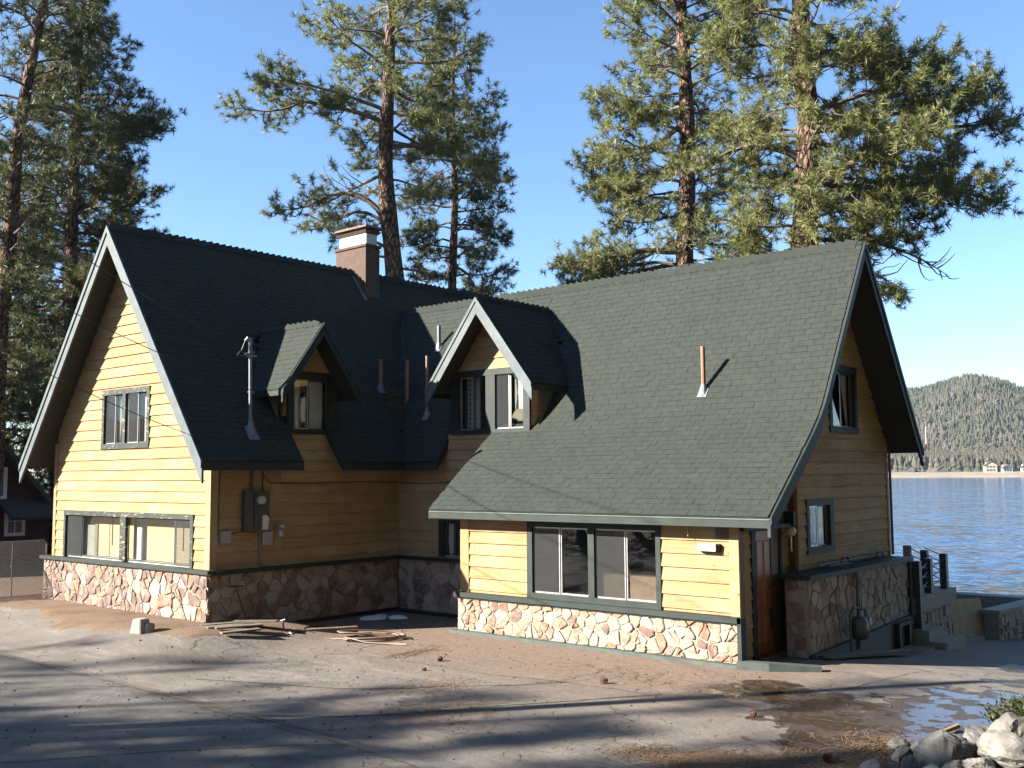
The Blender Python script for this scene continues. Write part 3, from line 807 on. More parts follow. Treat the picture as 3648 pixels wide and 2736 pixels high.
# corner boards
def corner(mb, label=None, mat='siding'):
    o = obj('corner_board', mb, M[mat], cabin)
    if label: o['label'] = label
corner(MB().box(-.02, .105, -.042, .06, ZL, 3.9)); corner(MB().box(WL - .13, WL + .04, -.044, .0, ZL, 3.95)); corner(MB().box(WL - .02, WL + .043, .001, .12, 1.17, 3.95))
corner(MB().box(WL + .0, WL + .055, Y1 - .05, Y1 + .02, 1.17, 3.9))
corner(MB().box(10.17, 10.40, Y2 - .045, Y2 + .02, .70, 2.36)); corner(MB().box(16.31, 16.485, Y2 - .046, Y2 + .02, .70, 2.36)); corner(MB().box(16.30, 16.487, Y2 + .021, Y2 + .13, -.1, 2.4), mat='brown')
corner(MB().box(XG - .02, XG + .045, 5.69, 5.76, 1.26, 4.4)); corner(MB().box(XG - .15, XG - .02, 5.665, 5.70, -.1, 4.4), mat='brown'); corner(MB().box(XG - .02, XG + .045, 10.20, 10.30, 1.26, 4.3))
# unseen backs of the walls, plain
def back(name, mb): obj(name, mb, M['brown'], cabin)
back('wall', MB().box(-.05, .02, .07, YBK - .4, .0, 3.95)); back('wall', MB().prism([(0, 0), (WL, 0), (WL, 3.9), (LX, 8.3), (0, 3.9)], 'y', YBK - .5, YBK - .42))
back('wall', MB().box(WL, XG - .05, 10.22, 10.28, -1.4, 3.6)); back('wall', MB().prism([(Y2 + .03, -.1), (Y1, -.1), (Y1, 3.7), (Y2 + .03, 2.45)], 'x', 10.19, 10.25)); back('wall', MB().box(XG - .06, XG - .02, 5.7, 10.2, -.9, 1.3))
back('floor', MB().box(.1, WL - .1, .1, YBK - .6, -.02, .02)); back('floor', MB().box(WL, XG - .1, Y1 + .1, 10.2, -.02, .02))
back('ceiling', MB().box(.1, WL - .07, .1, YBK - .6, 2.62, 2.7)); back('ceiling', MB().box(WL, XG - .1, Y1 + .1, 10.2, 2.62, 2.7)); back('ceiling', MB().box(10.3, 16.3, Y2 + .1, Y1, 2.45, 2.5))

# --- windows
def window(label, plane, c, sgn, outer, lights, zr, mulls=(), sur='trim', depth=.9, room='dark', bottom=True, extra=None, backcol=None):
    u0, u1, z0, z1 = outer; g0_, g1_ = zr
    def P(u, t, z): return (u, c + sgn * t, z) if plane == 'y' else (c + sgn * t, u, z)
    def bx(mb, ua, ub, ta, tb, za, zb):
        a = P(ua, ta, za); b = P(ub, tb, zb)
        return mb.box(*sorted((a[0], b[0])), *sorted((a[1], b[1])), *sorted((za, zb)))
    L0, L1 = lights[0][0], lights[-1][1]
    mb = MB(); pr_ = .052
    bx(mb, u0, u1, -.02, pr_, g1_, z1)
    if bottom: bx(mb, u0, u1, -.02, pr_ + .004, z0, g0_)
    bx(mb, u0, L0, -.02, pr_ - .003, g0_ if bottom else z0, g1_); bx(mb, L1, u1, -.02, pr_ - .003, g0_ if bottom else z0, g1_)
    for a, b in mulls: bx(mb, a, b, -.02, pr_ - .004, g0_, g1_)
    win = obj('window', mb, M[sur], cabin); win['label'] = label
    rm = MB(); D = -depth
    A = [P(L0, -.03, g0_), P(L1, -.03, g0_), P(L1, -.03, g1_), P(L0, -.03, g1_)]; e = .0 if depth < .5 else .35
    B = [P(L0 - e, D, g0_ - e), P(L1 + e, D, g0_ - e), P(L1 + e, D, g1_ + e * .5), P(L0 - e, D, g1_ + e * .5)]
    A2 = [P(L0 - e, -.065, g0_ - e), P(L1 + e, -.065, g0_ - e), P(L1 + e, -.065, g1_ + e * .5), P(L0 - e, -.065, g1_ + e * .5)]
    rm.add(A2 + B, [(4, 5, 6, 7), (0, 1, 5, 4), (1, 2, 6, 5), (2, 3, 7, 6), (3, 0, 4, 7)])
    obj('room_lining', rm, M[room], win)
    jb = MB()
    bx(jb, L0 - .02, L0, -.075, -.02, g0_, g1_); bx(jb, L1, L1 + .02, -.075, -.02, g0_, g1_); bx(jb, L0 - .02, L1 + .02, -.075, -.02, g1_, g1_ + .02); bx(jb, L0 - .02, L1 + .02, -.075, -.02, g0_ - .02, g0_)
    obj('jamb', jb, M['white_room'], win)
    for a, b, kind in lights:
        s_ = MB(); w_ = .028; o_ = -.004 if 'scr' in kind else -.022; t1 = o_ - .016
        bx(s_, a + .004, b - .004, t1, o_, g0_ + .002, g0_ + w_); bx(s_, a + .004, b - .004, t1, o_, g1_ - w_, g1_ - .002)
        bx(s_, a + .004, a + w_, t1, o_, g0_ + w_, g1_ - w_); bx(s_, b - w_, b - .004, t1, o_, g0_ + w_, g1_ - w_)
        obj('sash', s_, M['darkalu'] if 'dk' in kind else M['alu'], win)
        tp = o_ - .008
        obj('pane', MB().add([P(a + w_, tp, g0_ + w_), P(b - w_, tp, g0_ + w_), P(b - w_, tp, g1_ - w_), P(a + w_, tp, g1_ - w_)], [(0, 1, 2, 3)]), M['glass'], win)
        if 'scr' in kind:
            ts = o_ + .006
            obj('insect_screen', MB().add([P(a + w_, ts, g0_ + w_), P(b - w_, ts, g0_ + w_), P(b - w_, ts, g1_ - w_), P(a + w_, ts, g1_ - w_)], [(0, 1, 2, 3)]), M['screen'], win)
    if extra: extra(win, P, bx)
    return win

def folds(win, P, ua, ub, za, zb, t, amp=.025, n=None, mat='curtain', name='curtain', pinch=None):
    mb = MB(); n = n or max(6, int((ub - ua) / .028)); rows = 6
    for j in range(rows + 1):
        z = za + (zb - za) * j / rows
        for i in range(n + 1):
            u = ua + (ub - ua) * i / n
            if pinch: u = pinch(u, z)
            mb.v.append(P(u, t + amp * math.sin(i * 1.9 + .6 * math.sin(j * .5)) * (.6 + .4 * math.sin(i * .37)), z))
    for j in range(rows):
        for i in range(n):
            a = j * (n + 1) + i; mb.f.append((a, a + 1, a + n + 2, a + n + 1))
    return obj(name, mb, M[mat], win, True)

def exA(win, P, bx):
    for a, b in ((1.38, 2.06), (2.09, 3.13), (3.70, 4.86), (4.89, 5.92)):
        obj('bamboo_blind', bx(MB(), a, b, -.315, -.30, 1.24, 2.17), M['blind'], win)
    for u in (2.2, 5.15): obj('blind_cord', bx(MB(), u, u + .012, -.295, -.285, 1.5, 2.17), M['wire'], win)
window('wide low window with bamboo blinds in the left gable', 'y', 0, -1, W_A, [(.62, 1.33, 'scr dk'), (1.33, 3.14, 'gl dk'), (3.385, 5.275, 'gl dk'), (5.275, 5.93, 'scr dk')], (1.225, 2.19), [(3.14, 3.385)], 'worn', .36, 'white_room', False, exA)
def exU(win, P, bx):
    folds(win, P, 2.74, 3.1, 3.84, 4.94, -.12); folds(win, P, 3.80, 4.10, 3.84, 4.94, -.12)
window('upper window of the left gable with peeling green frame', 'y', 0, -1, W_U, [(2.30, 2.735, 'scr'), (2.735, 3.12, 'gl dk'), (3.24, 3.72, 'scr'), (3.72, 4.14, 'gl dk')], (3.83, 4.95), [(3.12, 3.24)], 'worn', .8, 'room', True, exU)
def exD(win, P, bx):
    folds(win, P, 10.17, 10.53, 4.52, 5.27, -.16)
    lt = MB()
    for k in range(5): bx(lt, 8.66 + k * .085, 8.672 + k * .085, -.14, -.13, 4.1, 5.28)
    for k in range(11): bx(lt, 8.66, 9.02, -.141, -.131, 4.13 + k * .11, 4.142 + k * .11)
    obj('lattice', lt, M['wire'], win)
    obj('curtain_panel', bx(MB(), 8.64, 9.06, -.24, -.23, 4.1, 5.3), M['curtain'], win)
window('paired window of the big dormer', 'y', Y1, -1, W_D, [(8.645, 9.04, 'gl'), (9.04, 9.47, 'gl dk'), (9.745, 10.135, 'scr'), (10.135, 10.56, 'gl')], (4.085, 5.30), [(9.47, 9.745)], 'trim', .7, 'room', True, exD)
def exS(win, P, bx):
    folds(win, P, 2.03, 2.30, 4.12, 5.18, -.12); folds(win, P, 2.50, 2.93, 4.12, 5.18, -.12)
window('small dormer window with white curtains', 'x', WL, 1, W_S, [(2.01, 2.455, 'gl'), (2.455, 2.965, 'gl dk')], (4.10, 5.205), (), 'trim', .5, 'room', True, exS)
def exI(win, P, bx): folds(win, P, 8.19, 8.42, 1.25, 1.97, -.10)
window('narrow window in the back of the courtyard', 'y', Y1, -1, W_I, [(8.17, 8.445, 'gl dk'), (8.475, 9.1, 'scr dk')], (1.235, 1.985), (), 'trim', .7, 'room', False, exI)
def exF(win, P, bx):
    obj('curtain_rail', bx(MB(), 12.1, 14.8, -.11, -.09, 2.02, 2.04), M['wire'], win)
    obj('counter', bx(MB(), 12.0, 14.95, -1.45, -1.1, .5, 1.12), M['brown'], win)
    obj('back_board', bx(MB(), 12.95, 13.25, -1.52, -1.46, 1.12, 2.2), M['room'], win); obj('back_board', bx(MB(), 14.1, 15.0, -1.52, -1.46, 1.3, 2.2), M['room'], win)
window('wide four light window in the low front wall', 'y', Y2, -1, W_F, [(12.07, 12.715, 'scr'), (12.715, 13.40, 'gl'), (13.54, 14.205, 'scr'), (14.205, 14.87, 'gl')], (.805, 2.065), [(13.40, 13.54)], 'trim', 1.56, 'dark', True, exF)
def exGL(win, P, bx): obj('roller_blind', bx(MB(), 6.70, 7.14, -.10, -.09, 1.7, 2.44), M['curtain'], win)
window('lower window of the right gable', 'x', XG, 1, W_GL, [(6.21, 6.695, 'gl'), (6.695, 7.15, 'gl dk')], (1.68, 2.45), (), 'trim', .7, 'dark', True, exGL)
def exGU(win, P, bx): folds(win, P, 8.2, 8.56, 4.0, 5.06, -.12, pinch=lambda u, z: 8.56 - (8.56 - u) * (.25 + .75 * (z - 4.0) / 1.06))
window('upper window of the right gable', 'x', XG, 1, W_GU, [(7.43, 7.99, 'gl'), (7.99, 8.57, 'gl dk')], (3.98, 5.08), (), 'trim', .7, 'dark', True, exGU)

# --- stone wainscots: mortar backing with separate stones proud of it
ST_ALL = []
def clip(poly, px, py, nx, ny):
    out = []
    for i in range(len(poly)):
        a, b = poly[i], poly[(i + 1) % len(poly)]
        da = (a[0] - px) * nx + (a[1] - py) * ny; db = (b[0] - px) * nx + (b[1] - py) * ny
        if da <= 0: out.append(a)
        if da * db < 0:
            t = da / (da - db); out.append((a[0] + (b[0] - a[0]) * t, a[1] + (b[1] - a[1]) * t))
    return out
def stones(label, plane, c, sgn, u0, u1, zb, zt, su=.30, sv=.27, thick=.2, seed=1, gap=.007):
    g = random.Random(seed)
    zbf = zb if callable(zb) else (lambda u: zb)
    zlo = min(zbf(u0), zbf(u1))
    def P(u, t, z): return (u, c + sgn * t, z) if plane == 'y' else (c + sgn * t, u, z)
    mb = MB(); mb.hexa([P(u0, -thick, zbf(u0)), P(u1, -thick, zbf(u1)), P(u1, -thick, zt), P(u0, -thick, zt)], [P(u0, 0, zbf(u0)), P(u1, 0, zbf(u1)), P(u1, 0, zt), P(u0, 0, zt)])
    ws = obj('stone_wainscot', mb, M['mortar'], cabin); ws['label'] = label
    nu = max(2, round((u1 - u0) / su)); nv = max(2, round((zt - zlo) / sv))
    pts = []
    for i in range(-1, nu + 1):
        for j in range(-1, nv + 1):
            if g.random() < .13: continue
            pts.append((u0 + (i + .5 + g.uniform(-.42, .42) + .35 * (j % 2)) * (u1 - u0) / nu, zlo + (j + .5 + g.uniform(-.40, .40)) * (zt - zlo) / nv))
            if g.random() < .16: pts.append((pts[-1][0] + g.uniform(-.09, .09), pts[-1][1] + g.uniform(-.09, .09)))
    for k, (pu, pv) in enumerate(pts):
        poly = [(u0 + .006, zbf(u0) + .006), (u1 - .006, zbf(u1) + .006), (u1 - .006, zt - .006), (u0 + .006, zt - .006)]
        for m_, (qu, qv) in enumerate(pts):
            if m_ == k or abs(qu - pu) > 1.0 or abs(qv - pv) > 1.0: continue
            poly = clip(poly, (pu + qu) / 2, (pv + qv) / 2, qu - pu, qv - pv)
            if len(poly) < 3: break
        if len(poly) < 3: continue
        cu = sum(q[0] for q in poly) / len(poly); cv = sum(q[1] for q in poly) / len(poly)
        inr = min(abs((b[0] - a[0]) * (a[1] - cv) - (a[0] - cu) * (b[1] - a[1])) / max(1e-6, math.hypot(b[0] - a[0], b[1] - a[1])) for a, b in zip(poly, poly[1:] + poly[:1]))
        if inr < .03: continue
        ga = gap * g.uniform(.7, 1.6); sc = max(.55, 1 - ga / inr)
        poly = [(cu + (q[0] - cu) * sc, cv + (q[1] - cv) * sc) for q in poly]
        rp = []
        for i in range(len(poly)):           # knock the corners off, unevenly
            a, b, d = poly[i - 1], poly[i], poly[(i + 1) % len(poly)]
            r1, r2 = g.uniform(.05, .24), g.uniform(.05, .24)
            rp += [(b[0] + (a[0] - b[0]) * r1, b[1] + (a[1] - b[1]) * r1), (b[0] + (d[0] - b[0]) * r2, b[1] + (d[1] - b[1]) * r2)]
        rp = [(q[0] + g.uniform(-.012, .012), q[1] + g.uniform(-.012, .012)) for q in rp]
        h = g.uniform(.012, .034); ta, tb = g.uniform(-.09, .09), g.uniform(-.09, .09)
        H = lambda q: h + (q[0] - cu) * ta + (q[1] - cv) * tb
        n = len(rp); v_ = [P(q[0], -.004, q[1]) for q in rp] + [P(q[0], max(.006, H(q) * .72), q[1]) for q in rp]
        ins = [(cu + (q[0] - cu) * .86 + g.uniform(-.012, .012), cv + (q[1] - cv) * .86 + g.uniform(-.012, .012)) for q in rp]
        v_ += [P(q[0], max(.008, H(q) + g.uniform(-.006, .006)), q[1]) for q in ins] + [P(cu, max(.01, h + g.uniform(-.008, .010)), cv)]
        f_ = [(i, (i + 1) % n, n + (i + 1) % n, n + i) for i in range(n)] + [(n + i, n + (i + 1) % n, 2 * n + (i + 1) % n, 2 * n + i) for i in range(n)] + [(2 * n + i, 2 * n + (i + 1) % n, 3 * n) for i in range(n)]
        if (plane == 'y') != (sgn > 0): pass
        else: f_ = [q[::-1] for q in f_]
        pr_ = [proj(P(*(q[0], 0, q[1]))) for q in rp]
        ar = abs(sum(pr_[i][0] * pr_[(i + 1) % n][1] - pr_[(i + 1) % n][0] * pr_[i][1] for i in range(n))) / 2
        ST_ALL.append((ar, ws, v_, f_))
    return ws
stones('sunlit stone base of the left gable', 'y', -.10, -1, -.28, 6.70, .15, 1.115, .195, .235, .16, 3)
stones('shaded stone base along the courtyard side wall', 'x', 6.70, 1, -.098, Y1 - .10, -.14, 1.10, .27, .235, .14, 5)
stones('shaded stone base at the back of the courtyard', 'y', Y1 - .09, -1, 6.73, 10.18, -.16, 1.10, .26, .235, .14, 8)
stones('sunlit stone base under the wide front window', 'y', 3.50, -1, 10.16, 16.50, -.06, .60, .255, .18, .14, 13)
stones('shaded stone base of the right gable', 'x', 17.02, 1, 5.02, 9.90, lambda y: -.06 - .015 * (y - 5) + .05 * (y - 5), 1.22, .24, .28, .40, 21)
stones('narrow stone end beside the entry', 'y', 4.98, -1, 16.62, 17.00, -.12, 1.22, .22, .2, .05, 23)
ST_ALL.sort(key=lambda q: -q[0])
for ar, ws, v_, f_ in ST_ALL[:300]: obj('stone', MB().add(v_, f_), M['stone'], ws)
rest = {}
for ar, ws, v_, f_ in ST_ALL[300:]: rest.setdefault(ws, MB()).add(v_, f_)
for ws, mb in rest.items(): obj('stones', mb, M['stone'], ws, kind='stuff')

# ledges, sill bands, base strips
def trimp(name, mb, label=None, mat='trim', **k):
    o = obj(name, mb, M[mat], cabin, **k)
    if label: o['label'] = label
    return o
trimp('ledge', MB().box(-.33, 6.82, -.20, .0, 1.13, 1.20), 'green ledge below the left gable windows'); trimp('ledge', MB().box(6.56, 6.822, -.001, Y1 - .05, 1.10, 1.172)); trimp('ledge', MB().box(6.6, 10.18, Y1 - .20, Y1 - .0, 1.102, 1.174))
trimp('flashing', MB().box(-.31, 6.79, -.17, -.10, 1.112, 1.128), None, 'white')
trimp('base_strip', MB().box(-.31, 6.735, -.17, -.09, .06, .155), None, 'greencurb'); trimp('base_strip', MB().box(6.69, 6.80, .9, Y1 - .1, -.2, -.02), None, 'black'); trimp('base_strip', MB().box(6.7, 10.1, Y1 - .19, Y1 - .09, -.22, -.05), None, 'black')
trimp('sill_band', MB().box(10.10, 16.56, 3.42, Y2 + .0, .605, .70), 'green sill band under the wide front window'); trimp('sill_band', MB().box(10.10, 16.55, 3.455, 3.52, .575, .605))
trimp('base_strip', MB().box(10.02, 16.50, 3.36, 3.50, -.25, -.055), 'green painted footing of the front wall', 'greencurb')
trimp('corner_trim', MB().box(16.49, 16.565, 3.42, 3.60, -.12, .70), None)
trimp('coping', MB().box(16.50, 17.14, 4.86, 10.0, 1.22, 1.30), 'dark coping on the stone base of the right gable')
trimp('end_post', MB().box(16.95, 17.10, 9.87, 10.0, -.2, 1.22), None)
trimp('footing', MB().prism([(5.10, -.40), (5.10, -.07), (9.95, .105), (9.95, -.85)], 'x', 17.0, 17.09), 'sloping green footing of the right gable', 'greencurb')
trimp('hatch_frame', MB().box(17.09, 17.2, 8.85, 8.98, -.5, -.02).box(17.09, 17.2, 9.42, 9.55, -.5, -.02).box(17.09, 17.21, 8.83, 9.57, -.02, .06), None); trimp('hatch', MB().box(17.091, 17.11, 8.98, 9.42, -.5, -.02), None, 'dark')

# --- entry
door = obj('door', MB().box(XD - .05, XD - .005, 4.33, 4.97, -.05, 2.06), M['door'], cabin); door['label'] = 'stained wooden front door with raised panels'
for z0_, z1_ in ((.12, .62), (.74, 1.9)):
    for y0_, y1_ in ((4.41, 4.62), (4.68, 4.89)): obj('panel', MB().hexa([(XD - .004, y0_, z0_), (XD - .004, y1_, z0_), (XD - .004, y1_, z1_), (XD - .004, y0_, z1_)], [(XD + .012, y0_ + .03, z0_ + .03), (XD + .012, y1_ - .03, z0_ + .03), (XD + .012, y1_ - .03, z1_ - .03), (XD + .012, y0_ + .03, z1_ - .03)]), M['door'], door)
obj('door_knob', MB().tube([(XD, 4.90, 1.04), (XD + .05, 4.90, 1.04), (XD + .07, 4.90, 1.04)], [.022, .018, .03], 10), M['brass'], door)
obj('handle_plate', MB().box(XD - .004, XD + .03, 4.875, 4.945, .35, .70), M['black'], door)
trimp('door_frame', MB().box(XD - .06, XD + .05, 4.18, 4.33, -.12, 2.10), None, 'trim'); trimp('door_frame', MB().box(XD - .04, XD + .01, 4.97, 5.28, -.12, 2.10), None, 'brown'); trimp('door_frame', MB().box(XD - .02, XD + .04, 5.28, 5.36, -.12, 2.10), None, 'trim'); trimp('door_frame', MB().box(XD - .06, XD + .02, 4.33, 4.97, 2.06, 2.10), None, 'trim')
trimp('door_beam', MB().box(16.30, 16.56, 3.63, 5.40, 2.10, 2.17), None); trimp('bracket', MB().box(16.42, 16.62, 5.40, 5.48, 2.14, 2.38), None); trimp('doorstep', MB().box(XD, XD + .2, 4.2, 5.35, -.14, -.06), None, 'brown')
lamp = obj('wall_lamp', MB().tube([(XD, 5.48, 1.95), (XD + .05, 5.48, 1.95)], .05, 10).tube([(XD + .05, 5.48, 1.92), (XD + .12, 5.48, 1.90), (XD + .16, 5.48, 1.95)], .014, 6).cyl((XD + .16, 5.48, 1.66), (XD + .16, 5.48, 1.95), .016, 6), M['brass'], cabin)
obj('globe', MB().lathe((XD + .17, 5.48, 1.93), [(.03, 0), (.075, .03), (.09, .09), (.07, .15), (.02, .18)], 12), M['globe'], lamp, True)

# --- house number, light and bulb on the front wall
def text_mesh(name, s_, size, loc, rot, mat, parent):
    cu = bpy.data.curves.new(name, 'FONT'); cu.body = s_; cu.size = size; cu.extrude = .003; cu.align_x = 'CENTER'; cu.align_y = 'CENTER'
    to = bpy.data.objects.new(name, cu); COL.objects.link(to); bpy.context.view_layer.update()
    me = bpy.data.meshes.new_from_object(to); bpy.data.objects.remove(to); me.name = name
    o = _link(name, me, None, parent, loc); me.materials.clear(); me.materials.append(mat); o.rotation_euler = rot; return o
np_ = obj('number_plate', MB().box(16.055, 16.31, Y2 - .058, Y2 - .036, 1.985, 2.14), M['plank'], cabin); np_['label'] = 'house number plate 149'
text_mesh('numerals', '149', .15, (16.183, Y2 - .061, 2.064), (R(90), 0, 0), M['black'], np_)
fx = obj('flood_light', MB().box(15.76, 16.15, Y2 - .11, Y2 - .03, 1.75, 1.885), M['black'], cabin); obj('diffuser', MB().box(15.775, 16.115, Y2 - .155, Y2 - .11, 1.765, 1.89), M['white'], fx)
bl_ = obj('bulb_holder', MB().cyl((15.585, Y2 - .14, 2.06), (15.585, Y2 - .14, 2.18), .022, 8), M['brass'], cabin); obj('bulb', MB().tube([(15.585, Y2 - .14, 2.06), (15.585, Y2 - .14, 2.0)], [.012, .009], 8), M['globe'], bl_)

# --- chimney
ch = obj('chimney', MB().box(2.60, 3.845, 6.55, 7.06, 7.7, 9.36), M['chimney'], cabin); ch['label'] = 'stuccoed chimney with white metal crown'
mb = MB()
pc = [(2.56, 6.51), (3.885, 6.51), (3.885, 7.10), (2.56, 7.10)]
mb.prism(pc, 'z', 9.36, 9.43)
obj('chimney_collar', mb, M['chimney'], ch); obj('chimney_crown', MB().box(2.70, 3.80, 6.60, 7.0, 9.43, 9.80), M['white'], ch)
obj('crown_skirt', MB().hexa([(2.69, 6.58, 9.74), (3.81, 6.58, 9.74), (3.81, 7.03, 9.74), (2.69, 7.03, 9.74)], [(2.60, 6.50, 9.82), (3.90, 6.50, 9.82), (3.90, 7.10, 9.82), (2.60, 7.10, 9.82)]), M['rust'], ch)
obj('chimney_gap', MB().box(2.72, 3.78, 6.62, 6.98, 9.82, 9.88), M['black'], ch)
obj('chimney_cap', MB().hexa([(2.56, 6.46, 9.88), (3.94, 6.46, 9.88), (3.94, 7.14, 9.88), (2.56, 7.14, 9.88)], [(2.62, 6.52, 9.96), (3.88, 6.52, 9.96), (3.88, 7.08, 9.96), (2.62, 7.08, 9.96)]), M['rust'], ch)
obj('flashing', MB().slab((3.3, 6.44, LZ + .02), (3.95, 6.44, LZ - m1 * .648 + .02), (3.95, 6.55, LZ - m1 * .648 + .02), (3.3, 6.55, LZ + .02), (m1, 0, 1), .01), M['galv'], ch)

# --- vent pipes
def vent(x, y, zb, zt, r_, mat, nrm, tilt=0.0):
    o = obj('vent_pipe', MB().cyl((x, y, zb - .1), (x + tilt, y, zt), r_, 10), M[mat], cabin)
    n = Vector(nrm).normalized(); a = n.cross(Vector((0, 0, 1))).normalized(); b = a.cross(n).normalized()
    if b.z > 0: b = -b
    c = Vector((x, y, zb)) + n * .034
    obj('flashing', MB().slab(tuple(c - a * .10 + b * .13), tuple(c + a * .10 + b * .13), tuple(c + a * .10 - b * .09), tuple(c - a * .10 - b * .09), n, .008).tube([(x, y, zb - .06), (x, y, zb + .16)], [r_ * 2.2, r_ * 1.15], 10), M['galv'], o)
nF = (0, -m2, 1); nLr = (m1, 0, 1)
vent(14.715, 5.66, 4.64, 5.55, .045, 'copper', nF); vent(6.44, 6.76, 6.31, 6.91, .05, 'galv', nF)
vent(7.22, 5.545, 4.49, 5.96, .038, 'copper', nF); vent(6.20, 5.87, 4.77, 5.95, .05, 'copper', nLr); vent(5.887, 5.25, 5.185, 5.95, .05, 'copper', nLr)
# nest of fallen needles in the valley
g = np.random.default_rng(3); mb = MB()
for k in range(420):
    c = Vector((6.05 + g.normal() * .16, 5.45 + g.normal() * .22, 0)); zz_ = max(zL(c.x, c.y), zRm(c.x, c.y)) + .03 + abs(g.normal()) * .06; c.z = zz_
    d = Vector((g.normal(), g.normal(), g.normal() * .4)).normalized() * .11; s_ = d.cross(Vector((g.normal(), g.normal(), g.normal()))).normalized() * .005
    mb.add([tuple(c - d + s_), tuple(c - d - s_), tuple(c + d)], [(0, 1, 2)])
nl_ = obj('needle_heap', mb, M['litter']); tag(nl_, 'heap of fallen brown pine needles in the roof valley', 'needles'); nl_['kind'] = 'stuff'

# --- service mast, meter and wall fittings
mast = obj('service_mast', MB().cyl((6.771, .80, 3.95), (6.771, .76, 5.86), .036, 10).tube([(6.771, .76, 5.84), (6.771, .75, 5.93), (6.75, .71, 5.95), (6.72, .67, 5.90)], [.045, .055, .05, .03], 10), M['galv'], cabin)
mast['label'] = 'galvanised service mast standing on the left roof'
obj('mast_boot', MB().tube([(6.771, .80, 3.92), (6.771, .80, 4.25)], [.11, .045], 10).slab((6.70, .68, 4.13), (6.92, .68, 3.83), (6.92, .94, 3.83), (6.70, .94, 4.13), nLr, .01), M['galv'], mast)
obj('mast_clamp', MB().cyl((6.72, .70, 5.58), (6.86, .86, 5.58), .03, 8).cyl((6.72, .66, 5.62), (6.82, .84, 5.66), .022, 8).cyl((6.72, .74, 4.82), (6.82, .84, 4.82), .024, 8), M['galv'], mast)
obj('drip_loop', MB().tube([(6.72, .67, 5.9), (6.70, .60, 5.7), (6.66, .50, 5.58), (6.60, .35, 5.66)], .012, 5).tube([(6.72, .67, 5.9), (6.78, .84, 5.72), (6.75, .72, 5.60), (6.66, .50, 5.56)], .010, 5), M['wire'], mast)
trimp('conduit', MB().cyl((WL + .06, .93, 2.7), (WL + .06, .93, 3.6), .032, 8), None, 'meterbox'); trimp('conduit', MB().tube([(WL + .05, 1.155, 1.95), (WL + .05, 1.16, 1.45), (WL + .07, 1.17, 1.28), (WL + .09, 1.25, 1.20), (WL + .11, 1.42, 1.19), (WL + .2, 1.43, 1.10)], .022, 8), None, 'galv'); trimp('conduit', MB().cyl((WL + .04, 1.22, 2.7), (WL + .04, 1.22, 3.6), .012, 6), None, 'wire')
bx_ = obj('meter_box', MB().box(WL + .01, WL + .14, .71, .94, 1.95, 2.77), M['meterbox'], cabin); obj('meter_panel', MB().box(WL + .01, WL + .17, .94, 1.31, 1.96, 2.75), M['meterbox'], bx_)
obj('meter_socket', MB().tube([(WL + .17, 1.05, 2.58), (WL + .22, 1.05, 2.58)], .10, 18), M['galv'], bx_); obj('meter_glass', MB().tube([(WL + .22, 1.05, 2.58), (WL + .29, 1.05, 2.58), (WL + .31, 1.05, 2.58)], [.09, .085, .06], 18), M['yellow'], bx_)
obj('paper_tag', MB().add([(WL + .178, 1.12, 1.96), (WL + .182, 1.27, 1.95), (WL + .185, 1.29, 2.2), (WL + .180, 1.22, 2.27), (WL + .180, 1.13, 2.25)], [(0, 1, 2, 3, 4)]), M['paper'], bx_)
trimp('junction_box', MB().box(WL + .01, WL + .09, .19, .425, 1.72, 1.96), None, 'greybox'); trimp('junction_box', MB().box(WL + .01, WL + .10, 1.20, 1.45, 1.63, 1.91), None, 'greybox')
lf = obj('twin_spotlight', MB().cyl((WL + .02, 1.55, 2.0), (WL + .06, 1.55, 2.0), .05, 10).tube([(WL + .06, 1.55, 2.0), (WL + .14, 1.57, 1.98), (WL + .18, 1.58, 1.90)], .014, 6), M['galv'], cabin); obj('bulb', MB().tube([(WL + .18, 1.58, 1.92), (WL + .20, 1.60, 1.80)], [.03, .055], 10), M['globe'], lf); obj('bulb', MB().tube([(WL + .12, 1.60, 2.02), (WL + .2, 1.68, 2.0)], [.025, .045], 10), M['globe'], lf)
trimp('wall_cable', MB().tube([(WL + .045, .26, 3.6), (WL + .045, .16, 3.0), (WL + .045, .15, 1.9)], .008, 5), None, 'wire'); trimp('wall_cable', MB().tube([(WL + .045, 1.23, 3.1), (WL + .045, 1.4, 2.93), (WL + .045, 2.6, 2.91), (WL + .045, 4.0, 2.93), (WL + .05, 5.1, 2.90), (7.4, Y1 - .045, 2.88), (9.4, Y1 - .045, 2.92)], .009, 5), None, 'wire'); trimp('wall_cable', MB().tube([(WL + .05, .42, 1.90), (WL + .05, .7, 1.93), (WL + .05, 1.1, 1.90)], .008, 5), None, 'wire')
# gas meter, pipes and cables at the right gable
gm = obj('gas_meter', MB().lathe((17.30, 6.55, .05), [(.10, 0), (.15, .03), (.16, .18), (.15, .34), (.09, .40)], 14), M['meterbox'], cabin, True)
obj('gas_pipe', MB().tube([(17.30, 6.55, .42), (17.30, 6.55, .60), (17.28, 6.35, .64), (17.25, 6.25, .5), (17.25, 6.25, -.15)], .022, 8).tube([(17.36, 6.66, .40), (17.36, 6.66, .56), (17.2, 6.75, .58)], .020, 8), M['meterbox'], gm); obj('gas_tag', MB().box(17.42, 17.43, 6.72, 6.80, .30, .42), M['paper'], gm)
trimp('downpipe', MB().tube([(17.12, 6.95, -.2), (17.12, 6.95, 1.30), (17.0, 6.93, 1.37), (16.85, 6.3, 1.35)], .026, 8).tube([(17.12, 7.02, -.1), (17.12, 7.02, 1.3)], .018, 6), None, 'meterbox'); trimp('downpipe', MB().cyl((XG + .06, 10.36, 1.3), (XG + .06, 10.36, 4.2), .03, 8), None, 'meterbox')
